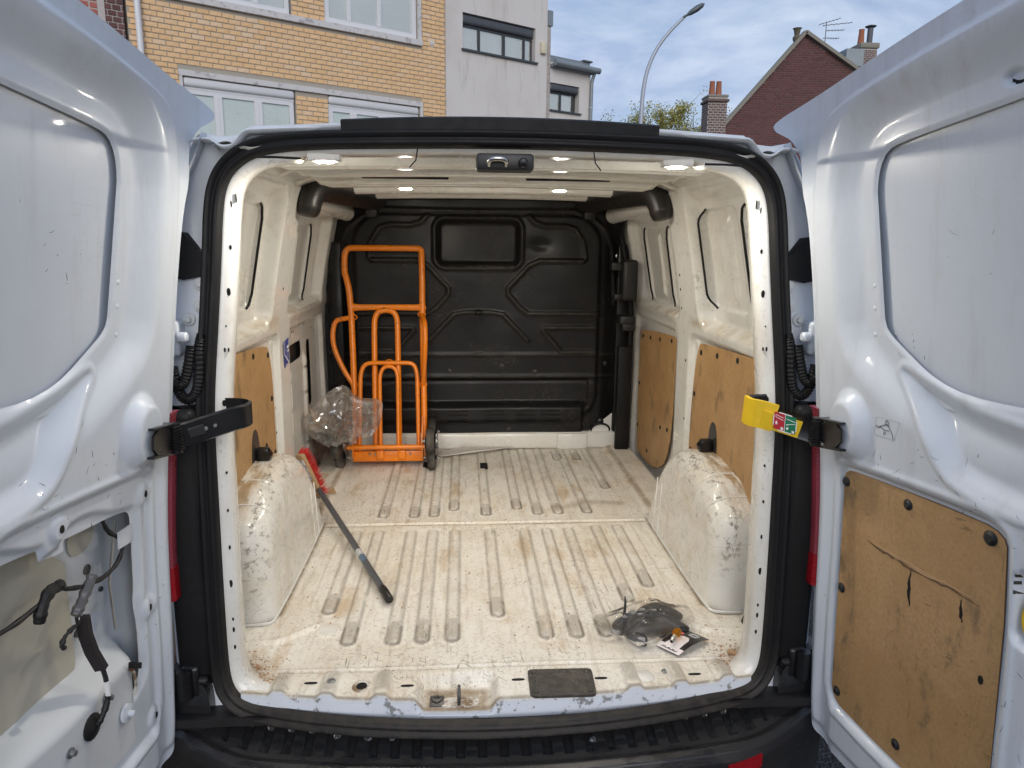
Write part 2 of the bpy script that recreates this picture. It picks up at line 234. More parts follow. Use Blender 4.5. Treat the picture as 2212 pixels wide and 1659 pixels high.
# ------------------------------------------------------------------ mesh helpers
def S(a, b, x):
    t = np.clip((np.asarray(x, float) - a) / (b - a), 0, 1); return t * t * (3 - 2 * t)
def rrect(x, y, cx, cy, hx, hy, r):
    qx = np.abs(x - cx) - hx + r; qy = np.abs(y - cy) - hy + r
    return np.hypot(np.maximum(qx, 0), np.maximum(qy, 0)) + np.minimum(np.maximum(qx, qy), 0) - r
def seg(x, y, a, b):
    ax, ay = a; bx, by = b; dx, dy = bx - ax, by - ay
    t = np.clip(((x - ax) * dx + (y - ay) * dy) / (dx * dx + dy * dy + 1e-12), 0, 1); return np.hypot(x - ax - t * dx, y - ay - t * dy)
def pline(x, y, pts):
    d = np.full(np.shape(x), 9.)
    for a, b in zip(pts[:-1], pts[1:]): d = np.minimum(d, seg(x, y, a, b))
    return d
def poly_sdf(x, y, pts):
    d = np.full(np.shape(x), 9.); ins = np.zeros(np.shape(x), bool); n = len(pts)
    for i in range(n):
        a, b = pts[i], pts[(i + 1) % n]; d = np.minimum(d, seg(x, y, a, b))
        if a[1] != b[1]:
            c = ((a[1] > y) != (b[1] > y)) & (x < (b[0] - a[0]) * (y - a[1]) / (b[1] - a[1]) + a[0]); ins ^= c
    return np.where(ins, -d, d)
def chaikin(pts, n=2, closed=True):
    P = [tuple(p) for p in pts]
    for _ in range(n):
        Q = []; m = len(P)
        rng = range(m) if closed else range(m - 1)
        if not closed: Q.append(P[0])
        for i in rng:
            a, b = P[i], P[(i + 1) % m]
            Q.append(tuple(.75 * u + .25 * v for u, v in zip(a, b))); Q.append(tuple(.25 * u + .75 * v for u, v in zip(a, b)))
        if not closed: Q.append(P[-1])
        P = Q
    return P
def rpoly(pts, r, n=5):
    """polygon with rounded corners"""
    o = []; m = len(pts)
    for i in range(m):
        a, b_, c_ = Vector(pts[i - 1]), Vector(pts[i]), Vector(pts[(i + 1) % m]); d0 = (a - b_); d1 = (c_ - b_); k = min(r, d0.length * .45, d1.length * .45)
        p0 = b_ + d0.normalized() * k; p1 = b_ + d1.normalized() * k
        for j in range(n + 1): t = j / n; q = p0 * (1 - t) ** 2 + b_ * 2 * t * (1 - t) + p1 * t * t; o.append(tuple(q))
    return o
def np_mesh(name, V, F, smooth=True, attrs=None):
    me = bpy.data.meshes.new(name); V = np.ascontiguousarray(V, np.float32); F = np.ascontiguousarray(F, np.int32)
    me.vertices.add(len(V)); me.vertices.foreach_set('co', V.ravel()); k = F.shape[1]
    me.loops.add(F.size); me.loops.foreach_set('vertex_index', F.ravel())
    me.polygons.add(len(F)); me.polygons.foreach_set('loop_start', np.arange(0, F.size, k, dtype=np.int32)); me.polygons.foreach_set('loop_total', np.full(len(F), k, np.int32))
    me.polygons.foreach_set('use_smooth', np.full(len(F), smooth, bool))
    for nm, a in (attrs or {}).items():
        at = me.attributes.new(nm, 'FLOAT', 'POINT'); at.data.foreach_set('value', np.ascontiguousarray(a, np.float32).ravel())
    me.update(calc_edges=True); return me
def link(name, me, m, parent=None):
    o = bpy.data.objects.new(name, me); col.objects.link(o)
    if m is not None and not me.materials:
        me.materials.append(MATS[m] if isinstance(m, str) else m)
    if parent is not None:
        o.parent = parent
        if parent.type == 'EMPTY': o.location = -parent.location
    return o
def hf(name, us, vs, fpos, m, parent, keep=None, attrs=None, snap=True, smooth=True):
    """pressed-sheet surface: grid of (u,v) mapped by fpos; keep = signed distance (<0 kept)"""
    U, W = np.meshgrid(us, vs); U = U.copy(); W = W.copy()
    nu, nv = len(us), len(vs)
    idx = np.arange(nu * nv).reshape(nv, nu)
    q = np.stack([idx[:-1, :-1], idx[:-1, 1:], idx[1:, 1:], idx[1:, :-1]], -1).reshape(-1, 4)
    if keep is not None:
        cu = (U[:-1, :-1] + U[1:, 1:]) / 2; cw = (W[:-1, :-1] + W[1:, 1:]) / 2
        kc = (keep(cu, cw) < 0)
        if snap:
            cnt = np.zeros((nv, nu), int); tot = np.zeros((nv, nu), int)
            for a, bb in ((0, 0), (0, 1), (1, 0), (1, 1)):
                cnt[a:nv - 1 + a, bb:nu - 1 + bb] += kc; tot[a:nv - 1 + a, bb:nu - 1 + bb] += 1
            bd = (cnt > 0) & (cnt < tot); bu, bw = U[bd], W[bd]; e = 5e-4
            for _ in range(3):
                s0 = keep(bu, bw); gu = (keep(bu + e, bw) - keep(bu - e, bw)) / (2 * e); gw = (keep(bu, bw + e) - keep(bu, bw - e)) / (2 * e)
                g2 = np.maximum(gu * gu + gw * gw, .25); st = np.clip(s0, -.008, .008); bu = bu - st * gu / g2; bw = bw - st * gw / g2
            U[bd], W[bd] = bu, bw
        q = q[kc.ravel()]
    P = fpos(U, W); V = np.stack([np.broadcast_to(c, U.shape) for c in P], -1).reshape(-1, 3)
    at = {k: np.broadcast_to(f(U, W), U.shape).ravel() for k, f in (attrs or {}).items()}
    used = np.unique(q); mp_ = np.full(len(V), -1); mp_[used] = np.arange(len(used))
    return link(name, np_mesh(name, V[used], mp_[q], smooth, {k: a[used] for k, a in at.items()}), m, parent)

class MB:
    """collects shapes into ONE mesh"""
    def __init__(s): s.v = []; s.f = []; s.sm = []
    def add(s, V, F, smooth=False):
        o = len(s.v); s.v += [tuple(map(float, p)) for p in V]; s.f += [tuple(i + o for i in f) for f in F]; s.sm += [smooth] * len(F); return s
    def box(s, a, b, M=None):
        (x0, y0, z0), (x1, y1, z1) = a, b
        V = [Vector(p) for p in ((x0, y0, z0), (x1, y0, z0), (x1, y1, z0), (x0, y1, z0), (x0, y0, z1), (x1, y0, z1), (x1, y1, z1), (x0, y1, z1))]
        if M is not None: V = [M @ p for p in V]
        return s.add(V, [(0, 3, 2, 1), (4, 5, 6, 7), (0, 1, 5, 4), (1, 2, 6, 5), (2, 3, 7, 6), (3, 0, 4, 7)])
    def bbox(s, a, b, r=.003, seg_=2, M=None):
        bm = bmesh.new(); bmesh.ops.create_cube(bm, size=1.0)
        c = [(a[i] + b[i]) / 2 for i in range(3)]; d = [abs(b[i] - a[i]) for i in range(3)]; r = min(r, min(d) * .48)
        for v in bm.verts: v.co = Vector((c[0] + v.co.x * d[0], c[1] + v.co.y * d[1], c[2] + v.co.z * d[2]))
        bmesh.ops.bevel(bm, geom=list(bm.edges), offset=r, segments=seg_, profile=.5, affect='EDGES')
        bm.verts.index_update(); V = [(M @ v.co) if M is not None else v.co.copy() for v in bm.verts]; F = [tuple(v.index for v in f.verts) for f in bm.faces]; bm.free()
        return s.add(V, F, True)
    def tube(s, pts, r, n=10, closed=False, caps=True, prof=None, up=None):
        P = [Vector(p) for p in pts]; m = len(P); rs = r if isinstance(r, (list, tuple)) else [r] * m
        T = []
        for i in range(m):
            a = P[i - 1] if (i > 0 or closed) else P[i]; c = P[(i + 1) % m] if (i < m - 1 or closed) else P[i]
            T.append((c - a).normalized())
        u = Vector(up) if up else (Vector((0, 0, 1)) if abs(T[0].z) < .9 else Vector((1, 0, 0)))
        N = (u - T[0] * u.dot(T[0])).normalized(); V = []
        pr_ = prof or [(math.cos(2 * math.pi * k / n), math.sin(2 * math.pi * k / n)) for k in range(n)]; n = len(pr_)
        for i in range(m):
            if up: N = (u - T[i] * u.dot(T[i])).normalized()
            else: N = (N - T[i] * N.dot(T[i])).normalized()
            B = T[i].cross(N)
            for cx, cy in pr_: V.append(P[i] + (N * cx + B * cy) * rs[i])
        F = []
        for i in range(m if closed else m - 1):
            j = (i + 1) % m
            for k in range(n): F.append((i * n + k, i * n + (k + 1) % n, j * n + (k + 1) % n, j * n + k))
        if caps and not closed: F.append(tuple(range(n))[::-1]); F.append(tuple((m - 1) * n + k for k in range(n)))
        return s.add(V, F, True)
    def lathe(s, prof, M, n=20):
        V = []; F = []; m = len(prof)
        for r, h in prof:
            for k in range(n):
                a = 2 * math.pi * k / n; V.append(M @ Vector((r * math.cos(a), r * math.sin(a), h)))
        for i in range(m - 1):
            for k in range(n): F.append((i * n + k, i * n + (k + 1) % n, (i + 1) * n + (k + 1) % n, (i + 1) * n + k))
        F.append(tuple(range(n))[::-1]); F.append(tuple((m - 1) * n + k for k in range(n)))
        return s.add(V, F, True)
    def prism(s, pts, f0, f1):
        """outline pts (a,b) -> f0/f1 map to the two faces"""
        n = len(pts); V = [f0(*p) for p in pts] + [f1(*p) for p in pts]
        F = [tuple(range(n))[::-1], tuple(range(n, 2 * n))] + [(i, (i + 1) % n, n + (i + 1) % n, n + i) for i in range(n)]
        return s.add(V, F)
    def build(s, name, m, parent=None, auto=True):
        me = bpy.data.meshes.new(name); me.from_pydata(s.v, [], s.f)
        me.polygons.foreach_set('use_smooth', s.sm); me.update()
        if auto and any(s.sm): me.set_sharp_from_angle(angle=math.radians(38))
        return link(name, me, m, parent)
def axis(loc, z=(0, 0, 1), x=None):
    z = Vector(z).normalized(); h = Vector(x) if x else (Vector((0, 0, 1)) if abs(z.z) < .9 else Vector((1, 0, 0)))
    y = z.cross(h).normalized(); xx = y.cross(z)
    return Matrix(((xx.x, y.x, z.x, loc[0]), (xx.y, y.y, z.y, loc[1]), (xx.z, y.z, z.z, loc[2]), (0, 0, 0, 1)))
def tag(o, label, cat, group=None, kind=None):
    if label: o['label'] = label
    if cat: o['category'] = cat
    if group: o['group'] = group
    if kind: o['kind'] = kind
    return o
def thing(name, label, cat, loc, group=None):
    o = bpy.data.objects.new(name, None); o.empty_display_size = .1; col.objects.link(o); o.location = Vector(loc); return tag(o, label, cat, group)
def bolt(loc, nrm, r, h, m, parent, name='bolt', hexa=True):
    mb = MB(); mb.lathe([(r * 1.35, 0), (r * 1.35, h * .25), (r * 1.05, h * .3)], axis(loc, nrm), 18)
    mb.lathe([(r * .78, h * .25), (r * .78, h * .9), (r * .6, h)], axis(loc, nrm), 6 if hexa else 16)
    return mb.build(name, m, parent)
def text_mesh(body, size, M, depth=.0004, shear=0., bold=0.):
    cu = bpy.data.curves.new('lettering', 'FONT'); cu.body = body; cu.size = size; cu.extrude = depth; cu.align_x = 'CENTER'; cu.align_y = 'CENTER'; cu.shear = shear; cu.offset = bold
    o = bpy.data.objects.new('lettering', cu); col.objects.link(o)
    me = bpy.data.meshes.new_from_object(o.evaluated_get(bpy.context.evaluated_depsgraph_get())); bpy.data.objects.remove(o); bpy.data.curves.remove(cu)
    me.transform(M); return me
# ================================================================== THE VAN
van = thing('van', 'white panel van with both rear doors wide open and a lit cargo bay', 'van', (0, 0, 0))
def spl(t, k=.12): return k * np.log1p(np.exp(np.clip(np.asarray(t, float) / k, -40, 40)))
def Yr(x, z): return -.035 + .21 * x * x + .03 * z + .10 * spl(z - .6)          # rear face of the body

# ---------------------------------------------------------------- load floor
RIBS_R = [(-.545, .47, 1.13), (-.455, .285, 1.13), (-.32, .28, 1.13), (-.232, .285, 1.13), (-.14, .285, 1.13), (.006, .42, 1.13), (.150, .285, 1.13), (.244, .285, 1.13), (.335, .29, 1.13), (.455, .50, 1.15), (.548, .60, 1.15)]
RIBS_F = [(-.457, 1.285, 2.25), (-.322, 1.28, 2.25), (-.235, 1.285, 2.27), (-.148, 1.355, 2.27), (-.004, 1.29, 2.27), (.138, 1.355, 2.3), (.228, 1.29, 2.3), (.320, 1.293, 2.3), (.452, 1.298, 2.30), (.60, 1.62, 2.29), (.53, 2.08, 2.27), (.42, 2.08, 2.27)]
BUMPS = [-.60, -.47, -.325, .36, .49, .63]
def floor_z(x, y):
    z = .0025 * np.sin(x * 7 + 1) * np.sin(y * 5)
    for rx, a, b_ in RIBS_R + RIBS_F:
        hw = .019 if rx not in (.60, .53, .42) else .013
        z = z + .008 * (1 - S(hw * .45, hw * 1.25, seg(x, y, (rx, a + hw), (rx, b_ - hw))))
        z = z - .0025 * (1 - S(.0, .02, np.abs(seg(x, y, (rx, a + hw), (rx, b_ - hw)) - .038)))
    for bx in BUMPS:
        z = z + .014 * (1 - S(.010, .030, seg(x, y, (bx, -.1), (bx, .118))))
    z = z - .005 * (1 - S(.002, .007, np.abs(y - 1.195 + .004 * np.sin(x * 6)))) + .004 * (1 - S(.004, .012, np.abs(y - 1.215)))
    z = z + .004 * (1 - S(.002, .006, np.abs(y - .157))) - .003 * (1 - S(.001, .004, np.abs(y - .168))) - .003 * (1 - S(.001, .004, np.abs(y - .148)))
    z = z - .030 * (1 - S(-.028, .004, rrect(x, y, -.124, .03, .112, .095, .03)))
    for sx in (-1, 1):
        z = z + .009 * (1 - S(.004, .018, pline(x, y, [(sx * .60, 1.15), (sx * .60, .52), (sx * .56, .40), (sx * .66, .31), (sx * .80, .29)])))
        z = z + .012 * S(.70, .76, np.abs(x)) * S(1.2, 1.35, y)
    z = z + .004 * (1 - S(.004, .008, np.abs(np.hypot(x + .523, (y - .365)) - .030)))
    return z
def y0(x): return .13 * x * x
def floor_pos(x, t):
    k = np.clip(-t / .05, 0, 1); tt = np.maximum(t, 0)
    y = np.where(tt < .157, tt + y0(x) * (1 - tt / .157), tt); z = floor_z(x, np.where(t < 0, y0(x), y))
    return x, y - .006 * k, z * (1 - S(.25, .9, k)) - .05 * k
def floor_wear(x, t):
    y = np.where((t < .157) & (t > 0), t + y0(x) * (1 - t / .157), np.maximum(t, 0)); w_ = np.zeros_like(x)
    for rx, a, b_ in RIBS_R + RIBS_F:
        d = seg(x, y, (rx, a + .019), (rx, b_ - .019)); w_ = np.maximum(w_, (1 - S(.002, .0075, np.abs(d - .0205))) * (.55 + .45 * (y < a + .10))); w_ = np.maximum(w_, (.10 + .35 * (y < a + .12)) * (1 - S(.012, .022, d)))
    for bx in BUMPS: w_ = np.maximum(w_, .55 * (1 - S(.006, .028, seg(x, y, (bx, .06), (bx, .125)))))
    w_ = np.maximum(w_, .8 * (1 - S(.002, .016, np.abs(t - .004)))); return w_
def floor_grime(x, t):
    y = np.maximum(t, 0); g_ = np.maximum(1 - S(.002, .010, np.abs(y - 1.192)), .45 * (1 - S(.001, .007, np.abs(y - .166)))); g_ = np.maximum(g_, .45 * (1 - S(.001, .006, np.abs(y - .147))))
    for sx in (-1, 1):
        pl = [(sx * .70, 1.22), (sx * .70, .47), (sx * .735, .41), (sx * .84, .40)]
        g_ = np.maximum(g_, .9 * (1 - S(.004, .022, pline(x, y, pl)))); g_ = np.maximum(g_, .62 * (1 - S(.0, .12, np.hypot((x - sx * .74) * 1.0, (y - .12) * 1.1) - .05)))
        g_ = np.maximum(g_, .7 * (1 - S(.003, .02, np.abs(np.abs(x) - .74))) * S(1.25, 1.35, y))
    g_ = np.maximum(g_, .85 * (1 - S(-.03, .0, rrect(x, t, -.124, .02, .10, .085, .03))) * (x < -.03))
    g_ = np.maximum(g_, .5 * (1 - S(.0, .06, np.abs(y - 2.33)))); g_ = np.maximum(g_, .5 * (1 - S(0, .05, pline(x, y, [(.32, 1.36), (.48, 1.44), (.62, 1.42)])))); return g_
ts = np.concatenate([np.linspace(-.05, 0, 9)[:-1], np.arange(0, .175, .0042), np.arange(.175, 2.375, .0062)])
hf('floor_panel', np.arange(-.86, .8601, .0046), ts, floor_pos, 'floor_paint', van, keep=lambda x, t: np.where(t < .06, np.abs(x) - .700, np.where(t < .16, np.abs(x) - .742, -1.)), attrs={'wear': floor_wear, 'grime': floor_grime, 'clean_skylit': lambda x, t: S(-.002, -.008, t)})
MB().box((-.88, .03, -.075), (.88, 2.6, -.052)).build('floor_underside', 'black_plastic', van)
# small features of the sill
def fz(x, y): return float(floor_z(np.array(x), np.array(y)))
for i, (x, y) in enumerate([(-.523, .098), (-.259, .072), (.045, .081), (.276, .076), (.544, .082)]):
    MB().prism([(x + a, y + b_) for a, b_ in chaikin([(-.018, -.005), (.018, -.005), (.018, .005), (-.018, .005)], 2)], lambda a, b_: (a, b_, fz(a, b_) - .002), lambda a, b_: (a, b_, fz(a, b_) + .0012)).build('drain_slot', 'hole_black', van)
MB().lathe([(.026, -.002), (.026, .002), (.021, .004), (.019, .0025), (.0, .002)], axis((-.382, .075, fz(-.382, .075)))).build('hole_rim', 'rust_paint', van)
MB().lathe([(.015, .0), (.014, .0042), (.0, .0042)], axis((-.382, .075, fz(-.382, .075)))).build('drain_hole', 'hole_black', van)
for x, y in ((-.465, .085), (.465, .098)): MB().lathe([(.012, 0), (.010, .0015), (0, .0015)], axis((x, y, fz(x, y)))).build('drain_hole', 'bolt_grey', van)
MB().lathe([(.026, -.002), (.026, .002), (.022, .005), (.006, .006), (0, .0065)], axis((.401, .080, fz(.401, .08)))).build('floor_plug', 'lid_white', van)
MB().lathe([(.026, -.002), (.025, .002), (.0, .0025)], axis((-.523, .365, .002))).build('floor_plug', 'lid_white', van)
pl = MB(); pl.prism([(x, y) for x, y in rpoly([(.072, .000), (.250, -.002), (.256, .118), (.074, .121)], .016)], lambda a, b_: (a, b_, -.002), lambda a, b_: (a, b_, .0055)); plate = pl.build('cover_plate', 'plate_dark', van)
for x, y in ((.088, .018), (.236, .016), (.240, .102), (.09, .105)): MB().lathe([(.0075, 0), (.007, .003), (.004, .0048), (0, .005)], axis((x, y, .0055)), 14).build('rivet', 'plate_dark', van)
# latch striker in its recess
lr = MB(); lr.prism(chaikin([(-.165, .012), (-.07, .010), (-.062, .045), (-.09, .052), (-.145, .052), (-.17, .04)], 1), lambda a, b_: (a, b_, -.034), lambda a, b_: (a, b_, -.0255)); lr.build('striker_base', 'rust_paint', van)
MB().tube(chaikin([(-.118, .055, -.03), (-.118, .055, .012), (-.118, .022, .012), (-.118, .018, -.03)], 2, False), .0045, 10).build('door_striker', 'steel_dark', van)
MB().bbox((-.197, .018, -.032), (-.158, .062, -.024), .005).build('striker_clip', 'steel_dark', van)
MB().lathe([(.014, 0), (.014, .005), (.008, .006), (.007, .002), (0, .002)], axis((-.178, .04, -.024)), 12).build('clip_screw', 'steel_dark', van)
for x, y in ((-.30, 2.02), (.005, 1.99)): MB().box((x - .02, y - .06, .003), (x + .02, y + .03, .0105)).build('floor_patch', 'hole_black', van)
# step in front of the bulkhead
st_ = MB(); st_.bbox((-.80, 2.30, .0), (.83, 2.42, .10), .018, 3); st_.bbox((.44, 2.288, .0), (.62, 2.31, .095), .01); st_.build('cross_member', 'cabin_paint', van)

# ---------------------------------------------------------------- wheel arches
def arch(side):
    prof = chaikin([(.405, -.02), (.411, .08), (.423, .18), (.448, .28), (.52, .35), (.64, .388), (.80, .412), (.95, .402), (1.05, .365), (1.13, .295), (1.20, .19), (1.25, .08), (1.27, -.02)], 2, False)
    pr = np.array(prof); n = len(pr)
    tg = np.gradient(pr, axis=0); tg /= np.linalg.norm(tg, axis=1)[:, None]; nr = np.stack([-tg[:, 1], tg[:, 0]], 1)
    # ring offsets: (x distance from inner face, shrink)
    rad = .075; rings = []
    for k in range(11):
        a = math.pi / 2 * k / 10; rings.append((rad * (1 - math.cos(a)), rad * (1 - math.sin(a))))
    rings += [(x, 0) for x in (.09, .11, .13, .15, .17)]
    ctr = np.array([.84, -.02]); V = []; W = []; G = []; F = []
    rows = []
    for j in range(9):     # inner flat face, fan of shrinking loops
        f = .015 + (.985) * j / 9; rows.append((0., rad, f))
    for e, sh in rings: rows.append((e, sh, 1.))
    m_rows = len(rows)
    arc = np.concatenate([[0], np.cumsum(np.hypot(*np.diff(pr, axis=0).T))])
    for e, sh, f in rows:
        q = pr - nr * sh; q[:, 1] = np.maximum(q[:, 1], -.02); q = ctr + (q - ctr) * np.array([f, f]); q[:, 1] = np.maximum(q[:, 1], -.02)
        bumpy = .012 * (np.exp(-((pr[:, 0] - .60) / .05) ** 2) + np.exp(-((pr[:, 0] - .47) / .035) ** 2)) - .006 * np.exp(-((pr[:, 0] - .53) / .03) ** 2)
        if f >= 1: q = q + nr * (bumpy * S(0, .05, e))[:, None]
        x = .70 + e + (.02 * (1 - q[:, 1] / .4) * -1 if False else 0)
        slant = .028 * np.clip(q[:, 1] / .4, 0, 1)             # inner face leans outwards
        rdg = .004 * (np.exp(-((q[:, 0] - 1.10) / .006) ** 2) + np.exp(-((q[:, 0] - 1.04) / .006) ** 2) + np.exp(-((q[:, 0] - 1.17 + .15 * q[:, 1]) / .006) ** 2)) if f < 1 else 0
        xx = x + slant - rdg
        for i in range(n): V.append((side * xx[i], q[i, 0], q[i, 1])); W.append(float(np.exp(-((e - .045) / .045) ** 2) * S(.05, .25, q[i, 1]) * (1 - S(1.0, 1.15, q[i, 0]))) if f >= .9 else .25); G.append(float(S(.30, .38, q[i, 1]) * S(.03, .09, e)) * .9)
    m = len(rows)
    for j in range(m - 1):
        for i in range(n - 1):
            a, b_, c_, d_ = j * n + i, j * n + i + 1, (j + 1) * n + i + 1, (j + 1) * n + i
            F.append((a, b_, c_, d_) if side > 0 else (a, d_, c_, b_))
    wa = link('wheel_arch', np_mesh('wheel_arch', np.array(V), np.array(F), True, {'wear': np.array(W), 'grime': np.array(G)}), 'arch_paint', van)
    for yy, r_s in ((.655, .0035), (.53, .003)):      # pressed seams over the arch
        i = int(np.argmin(np.abs(pr[:, 0] - yy) + 9 * (np.arange(n) > n // 2))); MB().tube([V[j * n + i] for j in range(8, m_rows)], r_s, 6).build('arch_seam', 'arch_paint', wa)
    for yy in (1.05, 1.12):
        MB().tube([(side * (.6995 + .028 * z / .4), yy + .06 * z, z) for z in (.0, .08, .16, .22)], .003, 6).build('arch_seam', 'arch_paint', wa)
    MB().tube(chaikin([(side * .80, .398, .006), (side * .72, .402, .006), (side * .697, .43, .006), (side * .697, 1.24, .006), (side * .72, 1.275, .006), (side * .80, 1.28, .006)], 2, False), .0055, 6).build('arch_sealer', 'cabin_paint', wa)
    # flat cap so the inner face is closed
    if False: cap = MB(); cap.prism([(ctr[0] + (p[0] - ctr[0]) * .2, max(-.02, ctr[1] + (p[1] - ctr[1]) * .2)) for p in prof[::4]], lambda a, b_: (side * (.7004 + .045 * max(0, b_) / .4 + .0006), a, b_), lambda a, b_: (side * .72, a, b_)); cap.build('arch_plug', 'arch_paint', van)
arch(-1); arch(1)

# ---------------------------------------------------------------- side walls
def Xp(z): return .845 - .2 * np.maximum(0, z - .75) ** 1.3
HOLES_L = [(1.70, .67, .13, .042, .03), (2.0, .52, .04, .17, .03)]
def wall(side):
    R1 = lambda y, z: rrect(y, z, .665, 1.12, .405, .255, .07)                     # rear quarter recess
    R2 = lambda y, z: rrect(y, z, 1.77, 1.10, .45, .225, .05)                   # front recess
    Pn = [(.81, 1.13, .175, .185), (.45, 1.13, .15, .185)] if side < 0 else [(.88, 1.13, .175, .185), (.53, 1.13, .14, .185)]
    Pf = [(1.42, 1.08, .10, .185), (1.80, 1.08, .205, .185)] if side < 0 else [(1.92, 1.08, .19, .185), (1.56, 1.08, .13, .185)]
    low1 = lambda y, z: rrect(y, z, .76, .40, .45, .42, .06); low2 = lambda y, z: rrect(y, z, 1.90, .38, .40, .415, .05)
    def pos(y, z):
        x = Xp(z) + .058 * (1 - S(-.035, .015, R1(y, z))) + .052 * (1 - S(-.03, .015, R2(y, z)))
        for py, pz, hy, hz in Pn + Pf: 
            d = rrect(y, z, py, pz, hy, hz, .04); x = x + .016 * (1 - S(-.006, .001, d))
            x = x - .014 * (1 - S(.0, .014, np.abs(y - py + .06 + (z - pz) * .03))) * (1 - S(hz * .7, hz * .9, np.abs(z - pz)))
        x = x + .022 * (1 - S(-.012, .010, low1(y, z))) + .022 * (1 - S(-.012, .010, low2(y, z)))
        x = x - .010 * (1 - S(.0, .05, np.abs(z - .865))) * S(1.45, 1.55, y)
        x = x - .05 * S(.30, .12, y)                                             # D pillar comes in towards the jamb
        x = x + .035 * S(1.375, 1.395, y) * S(1.34, 1.30, z) - .006 * (1 - S(.012, .03, np.abs(y - 1.16))) * (z < .8)
        if side < 0: x = x - .012 * ((1 - S(.012, .03, np.abs(y - 1.50))) + (1 - S(.012, .03, np.abs(y - 1.90)))) * S(.10, .16, z) * S(.66, .60, z) * (1 - .8 * (1 - S(.004, .012, np.abs((z + .02) % .13 - .065))))
        x = x - .004 * np.sin(y * 3) * np.cos(z * 4)
        if side > 0: x = x + .03 * (1 - S(.003, .010, np.abs(y - 1.44 + .06 * S(.95, .70, z) * S(.5, .7, z))))      # gap of the sliding door
        return side * x, y, z
    def holes(y, z):
        d = np.full(np.shape(y), -1.)
        if side < 0:
            hs = HOLES_L
            for hy, hz, a, c_, r in hs: d = np.maximum(d, -rrect(y, z, hy, hz, a, c_, r))
        return d
    def wear(y, z): 
        return np.maximum(.9 * (1 - S(.0, .035, np.abs(z - .875))) * ((y < 1.2) | (y > 1.5)), .25 * (1 - S(.0, .1, z - .8)) * 0)
    hf('side_panel', np.arange(.27, 2.40, .0062), np.arange(-.03, 1.43, .0062), pos, 'cabin_paint', van, keep=holes if side < 0 else None, attrs={'wear': wear})
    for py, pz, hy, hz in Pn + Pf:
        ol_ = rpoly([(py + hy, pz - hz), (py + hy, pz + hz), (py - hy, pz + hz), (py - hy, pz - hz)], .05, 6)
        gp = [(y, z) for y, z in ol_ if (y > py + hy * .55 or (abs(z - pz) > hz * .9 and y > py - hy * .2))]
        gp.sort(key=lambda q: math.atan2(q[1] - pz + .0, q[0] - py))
        MB().tube([(float(pos(np.array(y), np.array(z))[0]) + side * -.001, y, z) for y, z in gp], .0045, 6).build('gap_shade_seal', 'hole_black', van)  # black tube draws the gap's shade and black sealing along the far edges
    if side < 0:
        MB().box((-.93, 1.5, .0), (-.925, 2.35, .8)).build('cavity_back', 'steel_dark', van)
    return pos
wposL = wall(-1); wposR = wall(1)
# hardboard linings with push clips
def lining(side, pts, xf, clips, cutouts=()):
    P = chaikin(pts, 2)
    mb = MB(); mb.prism(P, lambda y, z: (side * (xf(z) + .006), y, z), lambda y, z: (side * xf(z), y, z)); o = mb.build('lining_board', 'hardboard', van)
    for y, z in clips: MB().lathe([(.011, -.001), (.011, .002), (.006, .0045), (0, .005)], axis((side * xf(z), y, z), (-side, 0, 0)), 14).build('push_clip', 'black_plastic', o)
    return o
bx = lambda z: .851
lining(1, [(.40, .03), (1.14, .03), (1.175, .06), (1.165, .60), (1.12, .79), (1.06, .80), (.42, .825), (.40, .82)], bx, [(1.08, .76), (.90, .775), (.70, .79), (1.135, .58), (1.14, .34), (.93, .42), (.52, .80)])
bx = lambda z: .884
lining(1, [(1.545, .17), (1.78, .03), (2.15, .025), (2.19, .05), (2.205, .70), (2.16, .725), (1.56, .765), (1.53, .74)], bx, [(2.13, .69), (1.98, .70), (1.80, .715), (1.60, .735), (2.17, .42), (2.17, .18), (1.72, .28), (1.60, .30), (1.95, .09)])
bx = lambda z: .851
lining(-1, [(.42, .03), (1.09, .03), (1.115, .06), (1.125, .62), (1.10, .765), (1.04, .80), (.44, .83), (.42, .82)], bx, [(1.07, .755), (.88, .78), (.66, .79), (1.09, .58), (1.095, .36), (.98, .42)])
# tie-down lugs where the boards are cut away above the arches
for s in (-1, 1):
    y = .89 if s > 0 else .84
    MB().prism(chaikin([(y - .05, .36), (y + .05, .36), (y + .045, .47), (y + .02, .52), (y - .02, .52), (y - .045, .46)], 2), lambda a, b_: (s * .8495, a, b_), lambda a, b_: (s * .8485, a, b_)).build('lug_opening', 'steel_dark', van)
    lug = MB(); lug.bbox((s * .80 if s > 0 else -.848, y - .018, .395), (.848 if s > 0 else -.80, y + .018, .455), .01); lug.lathe([(.02, -.02), (.022, 0), (.02, .02)], axis((s * .815, y, .425), (0, 1, 0)), 14); lug.build('tie_down_lug', 'black_metal', van)
